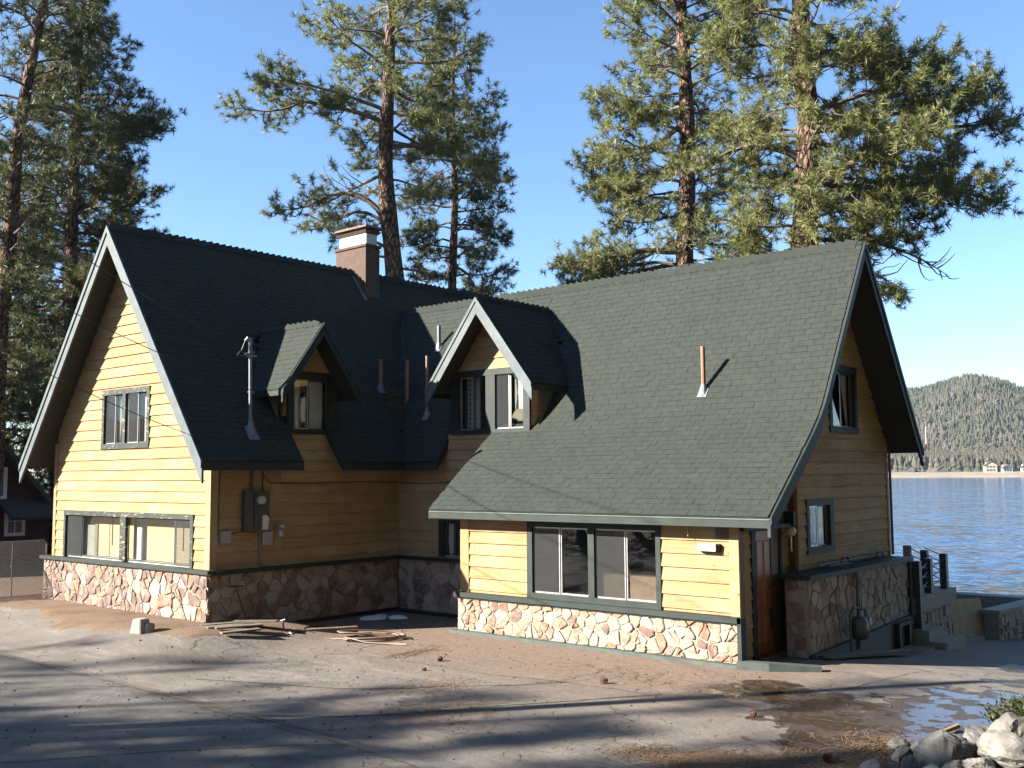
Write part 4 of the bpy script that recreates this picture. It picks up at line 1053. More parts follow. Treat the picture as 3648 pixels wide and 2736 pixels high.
trimp('wall_cable', MB().tube([(16.7, 6.2, 1.36), (16.65, 7.6, 1.36), (16.62, 9.9, 1.36)], .02, 6).tube([(16.72, 7.2, 1.33), (16.72, 7.3, 1.45), (16.72, 7.5, 1.45), (16.72, 7.6, 1.35)], .016, 5).tube([(16.72, 9.0, 1.33), (16.72, 9.1, 1.44), (16.72, 9.3, 1.44), (16.72, 9.4, 1.35)], .016, 5), None, 'wire')

# ---------------------------------------------------------------- things round the house
# pavement cracks and joints, filled with dirt
def crack(pts, w_, seed):
    g = random.Random(seed); P_ = [Vector((x, y, 0)) for x, y in pts]; L = []; 
    for a, b in zip(P_, P_[1:]):
        n = max(2, int((b - a).length / .12))
        L += [a + (b - a) * (i / n) for i in range(n)]
    L.append(P_[-1]); mb = MB(); wob = 0
    for i, q in enumerate(L):
        d = (L[min(i + 1, len(L) - 1)] - L[max(i - 1, 0)]).normalized(); s_ = Vector((-d.y, d.x, 0)); wob = wob * .8 + g.uniform(-.02, .02)
        ww = w_ * g.uniform(.35, 1.3); q = q + s_ * wob
        for e in (-1, 1):
            v_ = q + s_ * ww * e; top = (rz(v_.x, v_.y) if v_.y < -3.55 else hz(v_.x, v_.y) + .004)
            mb.v.append((v_.x, v_.y, top + .005))
    for i in range(len(L) - 1): mb.f.append((2 * i, 2 * i + 1, 2 * i + 3, 2 * i + 2))
    return mb
par = driveway
for k, (pts, w_) in enumerate([([(10.2, -2.6), (12.54, -1.69), (13.17, -1.19), (13.66, -.56), (14.48, .14), (14.98, .82)], .022), ([(13.0, -3.5), (13.98, -2.78), (14.5, -2.11), (14.92, -1.51), (15.31, -.85), (16.05, .24), (16.56, .98)], .03), ([(11.55, .53), (13.75, .57), (14.83, .79), (16.55, .86)], .009), ([(11.06, .69), (11.27, 1.73)], .03), ([(14.81, .81), (14.87, 1.82)], .008), ([(17.2, 1.2), (18.4, .9), (20.2, 1.1)], .012), ([(18.2, 1.0), (18.6, 3.6), (18.9, 5.4)], .01)]):
    struct(obj('pavement_crack', crack(pts, w_, k), M['crack'], driveway))
for k, (pts, w_) in enumerate([([(8.2, -6.4), (8.86, -5.03), (9.33, -4.13), (9.93, -3.65)], .012), ([(12.2, -3.75), (14.66, -3.78), (16.4, -3.9), (17.6, -4.2)], .014), ([(13.0, -6.8), (14.01, -5.22), (14.64, -4.31), (15.19, -3.75)], .012), ([(-4, -3.6), (5.5, -3.62), (8.13, -3.58), (10.9, -3.62), (12.9, -3.58), (15.5, -3.6)], .035)]):
    struct(obj('pavement_crack', crack(pts, w_, 20 + k), M['crack'], road))

# chain link gate standing open beside the left gable
gate = thing('chain_link_gate', 'galvanised chain link gate standing open left of the cabin', 'gate', (-1.1, -.8, .12))
gx = -1.1; ya, yb, za, zb = -1.9, .34, .16, 1.50
obj('gate_frame', MB().tube([(gx, ya, za), (gx, ya, zb - .08), (gx, ya + .08, zb), (gx, yb - .08, zb), (gx, yb, zb - .08), (gx, yb, za), (gx, ya, za)], .022, 8), M['galv'], gate)
obj('gate_bar', MB().cyl((gx, -.50, za), (gx, -.50, zb), .016, 8), M['galv'], gate); obj('latch', MB().box(gx - .02, gx + .05, -.55, -.40, .9, .93), M['galv'], gate)
mb = MB(); stp = .062; n_ = int((yb - ya + zb - za) / stp)
for k in range(n_):
    for s_ in (1, -1):
        c = k * stp
        y0_ = ya + max(0, c - (zb - za)); z0_ = min(c, zb - za); y1_ = ya + min(c, yb - ya); z1_ = max(0, c - (yb - ya))
        p, q = (y0_, z0_), (y1_, z1_)
        if s_ < 0: p, q = (yb + ya - p[0], p[1]), (yb + ya - q[0], q[1])
        if abs(p[0] - q[0]) > .02: mb.tube([(gx, p[0], za + p[1]), (gx, q[0], za + q[1])], .006, 3, False)
obj('chain_mesh', mb, M['chain'], gate)
fp = thing('gate_post', 'weathered wooden post beside the chain link gate', 'post', (-.75, .5, .1)); obj('shaft', MB().box(-.80, -.70, .46, .56, .1, 1.58), M['plank'], fp); obj('hinge', MB().box(-.95, -.80, .49, .53, 1.2, 1.25), M['galv'], fp)

# neighbour's dark house behind
nb = thing('neighbour_house', 'dark red boarded house with white windows behind the gate', 'house', (-15, 0, -.4))
xw = -11.8
obj('wall', MB().prism([(-7.0, -.6), (5.5, -.6), (5.5, 1.9), (-.75, 9.2), (-7.0, 1.9)], 'x', xw - 7, xw), M['barn'], nb)
obj('roof', MB().slab((xw + .5, -.75, 9.5), (xw + .5, 5.6, 2.0), (xw - 7.5, 5.6, 2.0), (xw - 7.5, -.75, 9.5), (0, 1.18, 1), .15).slab((xw + .5, -7.1, 2.0), (xw + .5, -.75, 9.5), (xw - 7.5, -.75, 9.5), (xw - 7.5, -7.1, 2.0), (0, -1.18, 1), .15), M['barnroof'], nb)
obj('porch_roof', MB().slab((xw + 1.4, 3.6, 1.75), (xw + 1.4, 7.2, 1.75), (xw, 7.2, 2.35), (xw, 3.6, 2.35), (.4, 0, 1), .10), M['barnroof'], nb)
for (y0_, y1_, z0_, z1_) in ((3.92, 4.62, 1.06, 1.86), (2.75, 3.95, 2.35, 3.45), (1.2, 2.3, .8, 2.0)):
    wf = MB(); t_ = .11
    wf.box(xw, xw + .06, y0_, y1_, z0_, z0_ + t_); wf.box(xw, xw + .06, y0_, y1_, z1_ - t_, z1_); wf.box(xw, xw + .06, y0_, y0_ + t_, z0_ + t_, z1_ - t_); wf.box(xw, xw + .06, y1_ - t_, y1_, z0_ + t_, z1_ - t_)
    wf.box(xw + .01, xw + .04, (y0_ + y1_) / 2 - .015, (y0_ + y1_) / 2 + .015, z0_ + t_, z1_ - t_); wf.box(xw + .01, xw + .04, y0_ + t_, y1_ - t_, z1_ - .3, z1_ - .27)
    wn = obj('window', wf, M['white'], nb); obj('pane', MB().box(xw + .004, xw + .009, y0_ + t_, y1_ - t_, z0_ + t_, z1_ - t_), M['farglass'], wn)

# concrete block on the dirt edge
cb = thing('concrete_block', 'rough concrete post base block standing on the dirt bed edge', 'block', (6.5, -1.38, .05))
z_ = hz(6.5, -1.4)
mb = MB().hexa([(6.36, -1.58, z_ - .02), (6.64, -1.50, z_ - .02), (6.58, -1.22, z_ - .02), (6.30, -1.30, z_ - .02)], [(6.40, -1.54, z_ + .27), (6.60, -1.49, z_ + .27), (6.56, -1.27, z_ + .27), (6.36, -1.31, z_ + .27)])
o = obj('block_body', mb, M['block'], cb); bv = o.modifiers.new('bevel', 'BEVEL'); bv.width = .035; bv.segments = 2
o = obj('block_wing', MB().box(6.54, 6.68, -1.40, -1.22, z_ - .02, z_ + .18), M['block'], cb); bv = o.modifiers.new('bevel', 'BEVEL'); bv.width = .03; bv.segments = 2

# loose planks by the corner
for k, (a, b, z_, w_, lab) in enumerate([((6.86, -.36), (7.16, .40), .16, .09, 'loose grey plank lying closest to the stone corner'), ((7.30, -.50), (7.62, .36), .175, .10, 'loose grey plank, second from the stone corner'), ((7.62, -.52), (7.98, .28), .20, .10, 'loose grey plank, third from the stone corner'), ((7.95, -.62), (8.14, .10), .15, .08, 'pale plank end lying nearest the driveway in the loose pile'), ((7.3, .1), (8.0, .62), .225, .09, 'loose plank lying across the others in the pile')]):
    a, b = Vector((*a, 0)), Vector((*b, 0)); d = (b - a).normalized(); s_ = Vector((-d.y, d.x, 0)) * w_
    q = [a - s_, b - s_, b + s_, a + s_]; z1_ = z_ + .02 + .02 * k % .03
    tag(obj('wood_plank', MB().hexa([(v_.x, v_.y, z_ - .012 + .008 * (i in (1, 2))) for i, v_ in enumerate(q)], [(v_.x, v_.y, z_ + .02 + .008 * (i in (1, 2))) for i, v_ in enumerate(q)]), M['plank']), lab, 'plank', 'loose planks at the stone corner')
tag(obj('timber_beam', MB().hexa([(8.05, .9, -.13), (8.75, 2.05, -.13), (8.60, 2.14, -.13), (7.90, .99, -.13)], [(8.05, .9, .03), (8.75, 2.05, .03), (8.60, 2.14, .03), (7.90, .99, .03)]), M['dirt']), 'reddish timber edging beam lying in the courtyard shade', 'timber')
sp = thing('standpipe', 'pale bent standpipe with a tap beside the loose planks', 'pipe', (8.14, .776, -.11))
obj('riser', MB().tube([(8.14, .776, -.13), (8.06, .776, -.02), (8.005, .776, .09), (7.97, .776, .20)], [.022, .02, .018, .02], 8), M['galv'], sp); obj('tap', MB().tube([(7.97, .776, .20), (7.93, .75, .22), (8.02, .80, .25)], .02, 8), M['galv'], sp); obj('spout', MB().tube([(8.14, .776, -.10), (8.22, .77, -.05), (8.26, .77, .0), (8.20, .77, .02)], .02, 8), M['white'], sp)
# garden hose
g = random.Random(4); pts = [Vector((8.2, .75, -.095)), Vector((8.6, 1.05, -.095)), Vector((9.06, 1.42, -.095))]
cx_, cy_ = 9.55, 1.75
for k in range(86):
    a = -2.4 + k * 2 * math.pi / 17; rr = 1 + .13 * math.sin(k * .9) + g.uniform(-.05, .05)
    zz_ = hz(cx_, cy_) + .03 + .012 * (k // 17) + (.16 * max(0, math.sin((k - 6) / 17 * math.pi)) if 6 < k < 20 else 0)
    u_, v_ = .58 * rr * math.cos(a), .24 * rr * math.sin(a)
    pts.append(Vector((cx_ + u_ * .62 - v_ * .78 + .05 * math.sin(k * .31), cy_ + u_ * .78 + v_ * .62, zz_)))
pts += [Vector((9.75, 1.35, -.09)), Vector((10.2, 1.5, -.09)), Vector((10.54, 1.67, -.09))]
tag(obj('garden_hose', MB().tube(pts, .014, 6), M['hose'], None, True), 'tan garden hose coiled on the driveway in front of the courtyard', 'hose')
# snow left in the shaded corner
def snow(pts, lab, seed):
    g = random.Random(seed); c = Vector((sum(p[0] for p in pts) / len(pts), sum(p[1] for p in pts) / len(pts), 0)); mb = MB(); n = len(pts)
    for f_, h in ((1, -.01), (.88, .035), (.5, .07)):
        for p in pts: mb.v.append((c.x + (p[0] - c.x) * f_ + g.uniform(-.02, .02), c.y + (p[1] - c.y) * f_ + g.uniform(-.02, .02), hz(c.x, c.y) + .004 + h + g.uniform(-.01, .01) * (h > 0)))
    mb.v.append((c.x, c.y, hz(c.x, c.y) + .075))
    for r_ in range(2): mb.f += [(r_ * n + i, r_ * n + (i + 1) % n, (r_ + 1) * n + (i + 1) % n, (r_ + 1) * n + i) for i in range(n)]
    mb.f += [(2 * n + i, 2 * n + (i + 1) % n, 3 * n) for i in range(n)]
    tag(obj('snow_patch', mb, M['snow'], None, True), lab, 'snow', 'snow patches in the courtyard')
snow([(7.05, 3.55), (7.3, 3.42), (7.55, 3.6), (7.62, 3.85), (7.45, 4.05), (7.3, 4.25), (7.12, 4.12), (7.2, 3.85)], 'larger lump of old snow in the courtyard shade', 1)
snow([(7.5, 4.0), (7.68, 3.92), (7.85, 4.05), (7.95, 4.25), (7.78, 4.30), (7.6, 4.2)], 'small flat scrap of snow right of the larger one', 2)
tt = thing('tee_handle_tool', 'dark red tool with a T handle leaning on the shaded stone base', 'tool', (7.0, .63, .1)); obj('shaft', MB().cyl((7.05, .63, .05), (6.80, .48, .84), .016, 8), M['red'], tt); obj('handle', MB().cyl((6.80, .30, .855), (6.80, .66, .835), .018, 8), M['red'], tt)

# pine cones
def pine_cone(x, y, lab, s_=1.0):
    z_ = hz(x, y) + .004; mb = MB(); g = random.Random(int(x * 100)); s_ *= .72; L = .11 * s_
    a = g.uniform(0, 3.1); d = Vector((math.cos(a), math.sin(a), .1)); u_ = Vector((-d.y, d.x, 0)); w_ = Vector((0, 0, 1))
    for r_ in range(7):
        t = r_ / 6; rad = .045 * s_ * math.sin(.5 + t * 2.2); c = Vector((x, y, z_ + .045 * s_)) + d * (t - .5) * L
        for k in range(7):
            b = k * .898 + r_ * .5; o_ = u_ * math.cos(b) + w_ * math.sin(b)
            p0 = c; p1 = c + o_ * rad * 1.2 + d * .012; q = d.cross(o_) * .02 * s_
            mb.add([tuple(p0), tuple(p1 - q), tuple(p1 + d * .012), tuple(p1 + q)], [(0, 1, 2, 3)])
    tag(obj('pine_cone', mb, M['cone']), lab, 'pine cone', 'pine cones on the pavement')
for x, y, lab, s_ in [(12.16, .9, 'pine cone left of the front wall, right of the hose', 1.2), (15.44, 1.1, 'pine cone in front of the wide window, nearest its right half', 1.3), (12.55, .13, 'small dark cone scrap between hose and driveway joint', .7), (18.21, .54, 'dark cone beside the wet pavement', 1.0), (19.87, -.9, 'large pine cone among needles near the boulders', 1.5)]: pine_cone(x, y, lab, s_)

# loose pebbles and bits strewn over drive and road
g = np.random.default_rng(9); mb = MB()
for k in range(2000):
    x = g.uniform(6, 20.5); y = g.uniform(-6.5, 3.2)
    if y > 3.2 or (x < 9 and y > -1.5): continue
    r_ = .006 + .022 * g.uniform() ** 4; z_ = (rz(x, y) if y < -3.6 else hz(x, y) + .004)
    a = g.uniform(0, 6.28)
    v_ = [(x + r_ * math.cos(a + j * 1.57) * g.uniform(.7, 1.6), y + r_ * math.sin(a + j * 1.57) * g.uniform(.7, 1.6), z_ - .002) for j in range(4)] + [(x, y, z_ + r_ * .9)]
    mb.add(v_, [(0, 1, 4), (1, 2, 4), (2, 3, 4), (3, 0, 4)])
o = obj('pebbles', mb, M['crack']); tag(o, 'loose pebbles and bark crumbs scattered over the pavement', 'pebbles'); o['kind'] = 'stuff'
def litter(cs, n, lab, seed):
    g = np.random.default_rng(seed); mb = MB()
    for k in range(n):
        c = cs[g.integers(len(cs))]; x = c[0] + g.normal() * c[2]; y = c[1] + g.normal() * c[3]; a = g.uniform(0, 6.28); L = g.uniform(.05, .11); z_ = (rz(x, y) if y < -3.6 else hz(x, y) + .004) + .006 + abs(g.normal()) * .008
        d = Vector((math.cos(a), math.sin(a), g.normal() * .08)) * L; s_ = Vector((-d.y, d.x, 0)).normalized() * .0045; p_ = Vector((x, y, z_))
        mb.add([tuple(p_ - d + s_), tuple(p_ - d - s_), tuple(p_ + d + s_), tuple(p_ + d - s_)], [(0, 1, 3, 2)])
    o = obj('needle_litter', mb, M['litter']); tag(o, lab, 'needles'); o['kind'] = 'stuff'
litter([(18.4, -1.8, .35, .16), (18.9, -1.5, .3, .16), (19.5, -1.3, .4, .25), (19.9, -.9, .35, .3), (20.2, -1.4, .4, .35), (19.2, -2.0, .6, .25), (20.1, .2, .3, .35)], 3800, 'drift of brown pine needles along the foot of the boulders', 1)
litter([(14.5, -2.1, .4, .5), (13.6, -.6, .3, .4), (14.9, -1.5, .3, .5), (11.5, -3.6, 1.6, .12), (15.5, 1.8, .8, .5), (11.2, 1.2, .15, .4), (13.5, -4.6, 2.2, 1.0), (16.5, -2.0, 1.4, 1.2), (10.5, -1.5, 1.8, .8)], 2200, 'thin scatter of pine needles along the driveway joints', 2)

# green kerb running from the corner of the front wall
tag(obj('kerb', MB().add([(16.50, 3.36, -.2), (16.50, 3.50, -.2), (17.60, 4.12, -.2), (17.68, 3.98, -.2), (16.50, 3.36, .02), (16.50, 3.50, .02), (17.60, 4.12, -.03), (17.68, 3.98, -.04), (17.0, 3.50, -.2), (16.95, 3.64, -.2), (17.0, 3.50, .015), (16.95, 3.64, .02)], [(4, 10, 11, 5), (10, 7, 6, 11), (0, 8, 10, 4), (8, 3, 7, 10), (3, 2, 6, 7), (1, 5, 11, 9), (9, 11, 6, 2), (0, 4, 5, 1)]), M['greencurb']), 'green painted concrete kerb angling out from the cabin corner', 'kerb')
rb = [(17.02, 5.34), (17.30, 5.24), (17.86, 7.80), (17.60, 7.86)]
tag(obj('ramp_board', MB().hexa([(x, y, hz(x, y) + .03 + .05 * (i > 1)) for i, (x, y) in enumerate(rb)], [(x, y, hz(x, y) + .07 + .05 * (i > 1)) for i, (x, y) in enumerate(rb)]), M['plank']), 'long grey board lying on the ground along the right gable', 'board')
tag(obj('grate', MB().box(17.25, 17.75, 8.3, 9.2, hz(17.5, 8.8) + .02, hz(17.5, 8.8) + .06), M['rust']), 'flat rusty grate on the ground below the crawl hatch', 'grate')

# terrace with steel posts and cables, steps, wing walls, plywood
tr = thing('terrace', 'low stone faced terrace with concrete edge behind the cabin', 'terrace', (15.6, 11.4, -.7))
obj('stone_face', MB().box(13.2, 17.0, 10.05, 12.75, -1.2, .10), M['mortar'], tr); obj('slab', MB().box(13.1, 17.10, 10.02, 12.85, .10, .42), M['concrete'], tr)
gq = random.Random(2)
for i in range(9):
    for j in range(4):
        y0_ = 10.12 + i * .29 + gq.uniform(-.04, .04); z0_ = -1.0 + j * .27 + gq.uniform(-.03, .03); w_, h_ = gq.uniform(.18, .27), gq.uniform(.18, .25); t_ = gq.uniform(.02, .05)
        obj('stone', MB().hexa([(17.0, y0_, z0_), (17.0, y0_ + w_, z0_), (17.0, y0_ + w_, z0_ + h_), (17.0, y0_, z0_ + h_)], [(17.0 + t_, y0_ + .03, z0_ + .03), (17.0 + t_, y0_ + w_ - .04, z0_ + .02), (17.0 + t_ * .8, y0_ + w_ - .02, z0_ + h_ - .04), (17.0 + t_, y0_ + .04, z0_ + h_ - .02)]), M['stone'], tr)
rl = thing('terrace_railing', 'railing of dark green square posts and crossed steel rods on the terrace', 'railing', (16.5, 11.4, .42))
PO = {'a': (17.14, 10.16, -.25, 1.20), 'b': (16.98, 11.36, .42, 1.17), 'c': (16.98, 12.42, .42, 1.21), 'd': (16.56, 12.42, .42, 1.27), 'e': (16.17, 12.42, .42, 1.36)}
for k, (x, y, z0_, z1_) in PO.items():
    p_ = obj('post', MB().box(x - .075, x + .075, y - .075, y + .075, z0_, z1_), M['concrete' if k == 'e' else 'post'], rl)
def rod(a, b, za, zb): obj('rod', MB().cyl((PO[a][0], PO[a][1], za), (PO[b][0], PO[b][1], zb), .012, 6), M['post'], rl)
for a, b in (('a', 'b'), ('b', 'c')):
    for z_ in (.55, .75, .95): rod(a, b, z_ - .02, z_ + .14); rod(a, b, z_ + .14, z_)
for a, b in (('e', 'd'), ('d', 'c')):
    for z_ in (.6, .8, 1.0, 1.15): rod(a, b, z_ + .18, z_)
tag(obj('terrace_step', MB().box(16.95, 17.75, 9.98, 11.2, -1.0, -.42).box(16.95, 17.40, 9.96, 10.9, -.42, -.20), M['concrete']), 'concrete steps at the front of the terrace', 'steps')
tag(obj('plywood_sheet', MB().hexa([(17.0, 12.9, -.72), (17.3, 14.4, -.86), (17.27, 14.4, -.86), (16.97, 12.9, -.72)], [(16.90, 12.95, .12), (17.15, 14.45, .02), (17.12, 14.45, .02), (16.87, 12.95, .12)]), M['ply']), 'sheet of plywood standing between terrace and wing wall', 'plywood')
def wing(name, a, b, za, zb, zg, lab, seed):
    t_ = thing(name, lab, 'wall', (*a, zg)); a, b = Vector((*a, 0)), Vector((*b, 0)); d = (b - a).normalized(); s_ = Vector((d.y, -d.x, 0)); th = .34; L = (b - a).length
    def Q(u, t, z): v_ = a + d * u + s_ * t; return (v_.x, v_.y, z)
    obj('wall_core', MB().hexa([Q(0, 0, zg), Q(L, 0, zg), Q(L, -th, zg), Q(0, -th, zg)], [Q(0, 0, za), Q(L, 0, zb), Q(L, -th, zb), Q(0, -th, za)]), M['mortar'], t_)
    obj('coping', MB().hexa([Q(-.05, .05, za), Q(L + .05, .05, zb), Q(L + .05, -th - .05, zb), Q(-.05, -th - .05, za)], [Q(-.05, .05, za + .08), Q(L + .05, .05, zb + .08), Q(L + .05, -th - .05, zb + .08), Q(-.05, -th - .05, za + .08)]), M['concrete'], t_)
    g = random.Random(seed); u = .05
    while u < L - .2:
        z = zg + .05; w_ = g.uniform(.2, .38)
        while z < min(za, zb) - .15:
            h_ = g.uniform(.16, .28); t1 = g.uniform(.02, .05)
            obj('stone', MB().hexa([Q(u, 0, z), Q(u + w_ - .03, 0, z), Q(u + w_ - .03, 0, z + h_ - .03), Q(u, 0, z + h_ - .03)], [Q(u + .03, t1, z + .03), Q(u + w_ - .06, t1, z + .02), Q(u + w_ - .06, t1, z + h_ - .06), Q(u + .03, t1, z + h_ - .06)]), M['stone'], t_)
            z += h_
        u += w_
wing('wing_wall', (17.6, 14.3), (17.9, 18.2), -.30, -.34, -1.2, 'stone wing wall with pale coping right of the plywood', 4)
wing('wing_wall', (18.5, 16.6), (20.3, 19.6), -.48, -.60, -1.4, 'low stone wing wall at the right edge by the water', 6)

# boulders on the bank at lower right
def boulder(x, y, r_, mat, lab, seed, zoff=0.0, sq=(1, 1, .8)):
    g = np.random.default_rng(seed); r_ *= 1.12
    import bmesh
    bm = bmesh.new(); bmesh.ops.create_icosphere(bm, subdivisions=4, radius=1)
    pl = [(Vector(g.normal(size=3)).normalized(), g.uniform(.55, .86)) for _ in range(11)]
    for v_ in bm.verts:
        for n, d in pl:
            k = v_.co.dot(n)
            if k > d: v_.co -= n * (k - d) * .92
        p_ = v_.co; q = .05 * math.sin(p_.x * 7 + seed) * math.cos(p_.y * 6) + .03 * math.sin(p_.z * 13 + p_.x * 9) + .02 * math.sin(p_.y * 23 + p_.z * 17)
        q += .018 * math.sin(p_.x * 31 + p_.y * 27) * math.sin(p_.z * 29 + seed) + .012 * math.sin(p_.x * 53 - p_.z * 47)
        v_.co = v_.co * (1 + q)
        v_.co = Vector((v_.co.x * r_ * sq[0], v_.co.y * r_ * sq[1], v_.co.z * r_ * sq[2]))
    me = bpy.data.meshes.new('boulder'); bm.to_mesh(me); bm.free(); me.materials.append(M[mat])
    o = _link('boulder', me, None, None, (x, y, hz(x, y) + r_ * sq[2] * .45 + zoff)); o.rotation_euler = (g.uniform(-.4, .4), g.uniform(-.4, .4), g.uniform(0, 6))
    tag(o, lab, 'boulder', 'boulders on the bank')
BL = [(20.93, -.35, .30, 'granite_dark', 'big dark grey boulder in the middle of the boulder pile', .02, (1, 1, .95)), (21.18, .02, .24, 'granite_dark', 'grey boulder behind the big dark one', .06, (.9, 1, .95)), (21.50, .20, .27, 'granite', 'tall pale boulder below the shrub', .05, (.9, 1, 1.1)), (21.62, -.32, .28, 'granite', 'long pale boulder at the right picture edge', -.02, (1.2, .9, .7)),
      (20.46, -.32, .11, 'granite', 'small pale stone at the left end of the boulder pile', 0, (.8, .9, 1.2)), (20.58, .02, .13, 'granite_dark', 'small grey stone beside the big dark boulder', 0, (1, 1, .9)), (20.22, .22, .10, 'granite_dark', 'single dark stone lying apart on the wet pavement', 0, (1.2, .9, .8)), (21.12, -.62, .13, 'granite', 'small light stone at the foot of the dark boulder', 0, (1.1, 1, .7)),
      (20.62, -.62, .10, 'granite_dark', 'small angular stone at the lower edge of the picture', 0, (.8, .8, 1.2)), (21.36, -.62, .16, 'granite', 'rounded light stone between the pale boulders', 0, (1.1, 1, .7)), (20.72, .75, .16, 'granite_dark', 'flat stone at the back of the pile beside the wood chip', 0, (1.4, 1, .6)), (20.28, -.78, .12, 'granite_dark', 'dark stone sunk in pine needles by the large cone', -.04, (1.2, 1, .6)), (21.0, -.95, .15, 'granite', 'pale stone cut by the bottom picture edge', 0, (1.3, 1, .6)), (21.9, .3, .3, 'granite', 'pale stone at the far right of the pile', 0, (1, 1, .8)), (20.95, .35, .15, 'granite', 'middling pale stone at the back of the pile', .03, (1, 1.1, .8))]
for k, (x, y, r_, m_, lab, zo, sq) in enumerate(BL): boulder(x, y, r_, m_, lab, 40 + k, zo, sq)
tag(obj('wood_chip', MB().hexa([(20.48, .50, -.02), (20.52, .46, -.02), (20.74, .80, .08), (20.70, .84, .08)], [(20.48, .50, .02), (20.52, .46, .02), (20.74, .80, .12), (20.70, .84, .12)]), M['ply']), 'broken chip of yellow wood on the boulder pile', 'wood chip')
# shrub above the boulders
sh = thing('shrub', 'dark evergreen shrub with yellow green tips above the boulders', 'shrub', (21.5, 1.1, .1))
g = np.random.default_rng(8); mb = MB(); lv = MB()
for k in range(90):
    a = g.uniform(0, 6.28); el = g.uniform(.15, 1.1); L = g.uniform(.3, .72); d = Vector((math.cos(a) * math.cos(el), math.sin(a) * math.cos(el), math.sin(el)))
    p0 = Vector((21.65 + g.normal() * .16, 1.15 + g.normal() * .16, hz(21.65, 1.15) - .02)); p1 = p0 + d * L; mb.tube([p0, p0 + d * L * .5 + Vector((0, 0, -.02)), p1], [.010, .007, .004], 4, False)
    for j in range(70):
        t = g.uniform(.3, 1.05); c = p0 + d * L * t + Vector(g.normal(size=3)) * .035; e = (d + Vector(g.normal(size=3)) * .8).normalized() * g.uniform(.04, .09); s_ = e.cross(Vector(g.normal(size=3))).normalized() * .014
        lv.add([tuple(c - s_), tuple(c + s_), tuple(c + e)], [(0, 1, 2)])
obj('stems', mb, M['bark'], sh); obj('leaves', lv, M['shrub'], sh, kind='stuff')

# service wires to the pole beside the road
def sag(a, b, s_, n=18):
    a, b = Vector(a), Vector(b); return [a + (b - a) * (i / n) - Vector((0, 0, s_ * 4 * (i / n) * (1 - i / n))) for i in range(n + 1)]
PX, PY = 9.9, -8.3
up = thing('utility_pole', 'wooden utility pole beside the road outside the left picture edge', 'pole', (PX, PY, -.1)); obj('shaft', MB().tube([(PX, PY, -.3), (PX, PY, 9.2)], [.16, .11], 10), M['plank'], up); obj('crossarm', MB().box(PX - .6, PX + .6, PY - .05, PY + .05, 8.6, 8.72), M['plank'], up)
for a, zt_, s_, lab in (((6.72, .66, 5.64), 8.3, .16, 'topmost black service wire running to the head of the mast'), ((6.74, .72, 4.9), 7.1, .22, 'middle black wire running to the lower clamp of the mast'), ((6.70, -.67, 3.93), 6.2, .20, 'lowest black wire hooked to the right rake board of the left gable')):
    tag(obj('service_wire', MB().tube(sag(a, (PX, PY, zt_), s_), .008, 5), M['wire']), lab, 'wire', 'service wires to the cabin')

# houses on the far shore
def far_house(az, d, w_, dep, h, lab, wall, face=0.0):
    x, y = CAM.x - math.sin(R(az)) * d, CAM.y + math.cos(R(az)) * d; zb_ = 2.6
    t_ = thing('lake_house', lab, 'house', (x, y, zb_), 'houses on the far shore'); ca, sa = math.cos(R(az + face)), math.sin(R(az + face))
    def Q(u, v_, z): return (x + ca * u - sa * v_, y + sa * u + ca * v_, zb_ + z)
    rh = w_ * .32
    mb = MB(); pf = [(-w_ / 2, -1), (w_ / 2, -1), (w_ / 2, h), (0, h + rh), (-w_ / 2, h)]
    mb.add([Q(u, 0, z) for u, z in pf] + [Q(u, dep, z) for u, z in pf], [(0, 1, 2, 3, 4), (9, 8, 7, 6, 5)] + [(i, 5 + i, 5 + (i + 1) % 5, (i + 1) % 5) for i in range(5)])
    obj('wall', mb, M[wall], t_)
    e = .8
    obj('roof', MB().hexa([Q(-w_ / 2 - e, -e, h - .5), Q(0, -e, h + rh), Q(0, dep + e, h + rh), Q(-w_ / 2 - e, dep + e, h - .5)], [Q(-w_ / 2 - e, -e, h), Q(0, -e, h + rh + .5), Q(0, dep + e, h + rh + .5), Q(-w_ / 2 - e, dep + e, h)]).hexa([Q(0, -e, h + rh), Q(w_ / 2 + e, -e, h - .5), Q(w_ / 2 + e, dep + e, h - .5), Q(0, dep + e, h + rh)], [Q(0, -e, h + rh + .5), Q(w_ / 2 + e, -e, h), Q(w_ / 2 + e, dep + e, h), Q(0, dep + e, h + rh + .5)]), M['farroof'], t_)
    for r_ in range(2):
        for k in range(3):
            u = (k - 1) * w_ * .26; z = 1.0 + r_ * h * .5
            if z + 1.8 > h + rh * .3: continue
            wd = MB(); wd.hexa([Q(u - w_ * .10, 0, z), Q(u + w_ * .10, 0, z), Q(u + w_ * .10, 0, z + 2.0), Q(u - w_ * .10, 0, z + 2.0)], [Q(u - w_ * .10, -.15, z), Q(u + w_ * .10, -.15, z), Q(u + w_ * .10, -.15, z + 2.0), Q(u - w_ * .10, -.15, z + 2.0)]); obj('window', wd, M['farglass'], t_)
    obj('chimney', MB().hexa([Q(-w_ * .42, 2, h - 1), Q(-w_ * .42 + 1.2, 2, h - 1), Q(-w_ * .42 + 1.2, 3.2, h - 1), Q(-w_ * .42, 3.2, h - 1)], [Q(-w_ * .42, 2, h + rh * .9), Q(-w_ * .42 + 1.2, 2, h + rh * .9), Q(-w_ * .42 + 1.2, 3.2, h + rh * .9), Q(-w_ * .42, 3.2, h + rh * .9)]), M[wall], t_)
far_house(15.05, 1088, 11.0, 9, 6.6, 'largest tan gabled house on the far shore', 'tanwall', 8); far_house(14.28, 1090, 9.5, 8, 4.2, 'smaller white gabled house right of the tan one', 'whitewall', 25); far_house(13.42, 1092, 10, 8, 4.6, 'pale house cut by the right picture edge on the far shore', 'whitewall', 5)
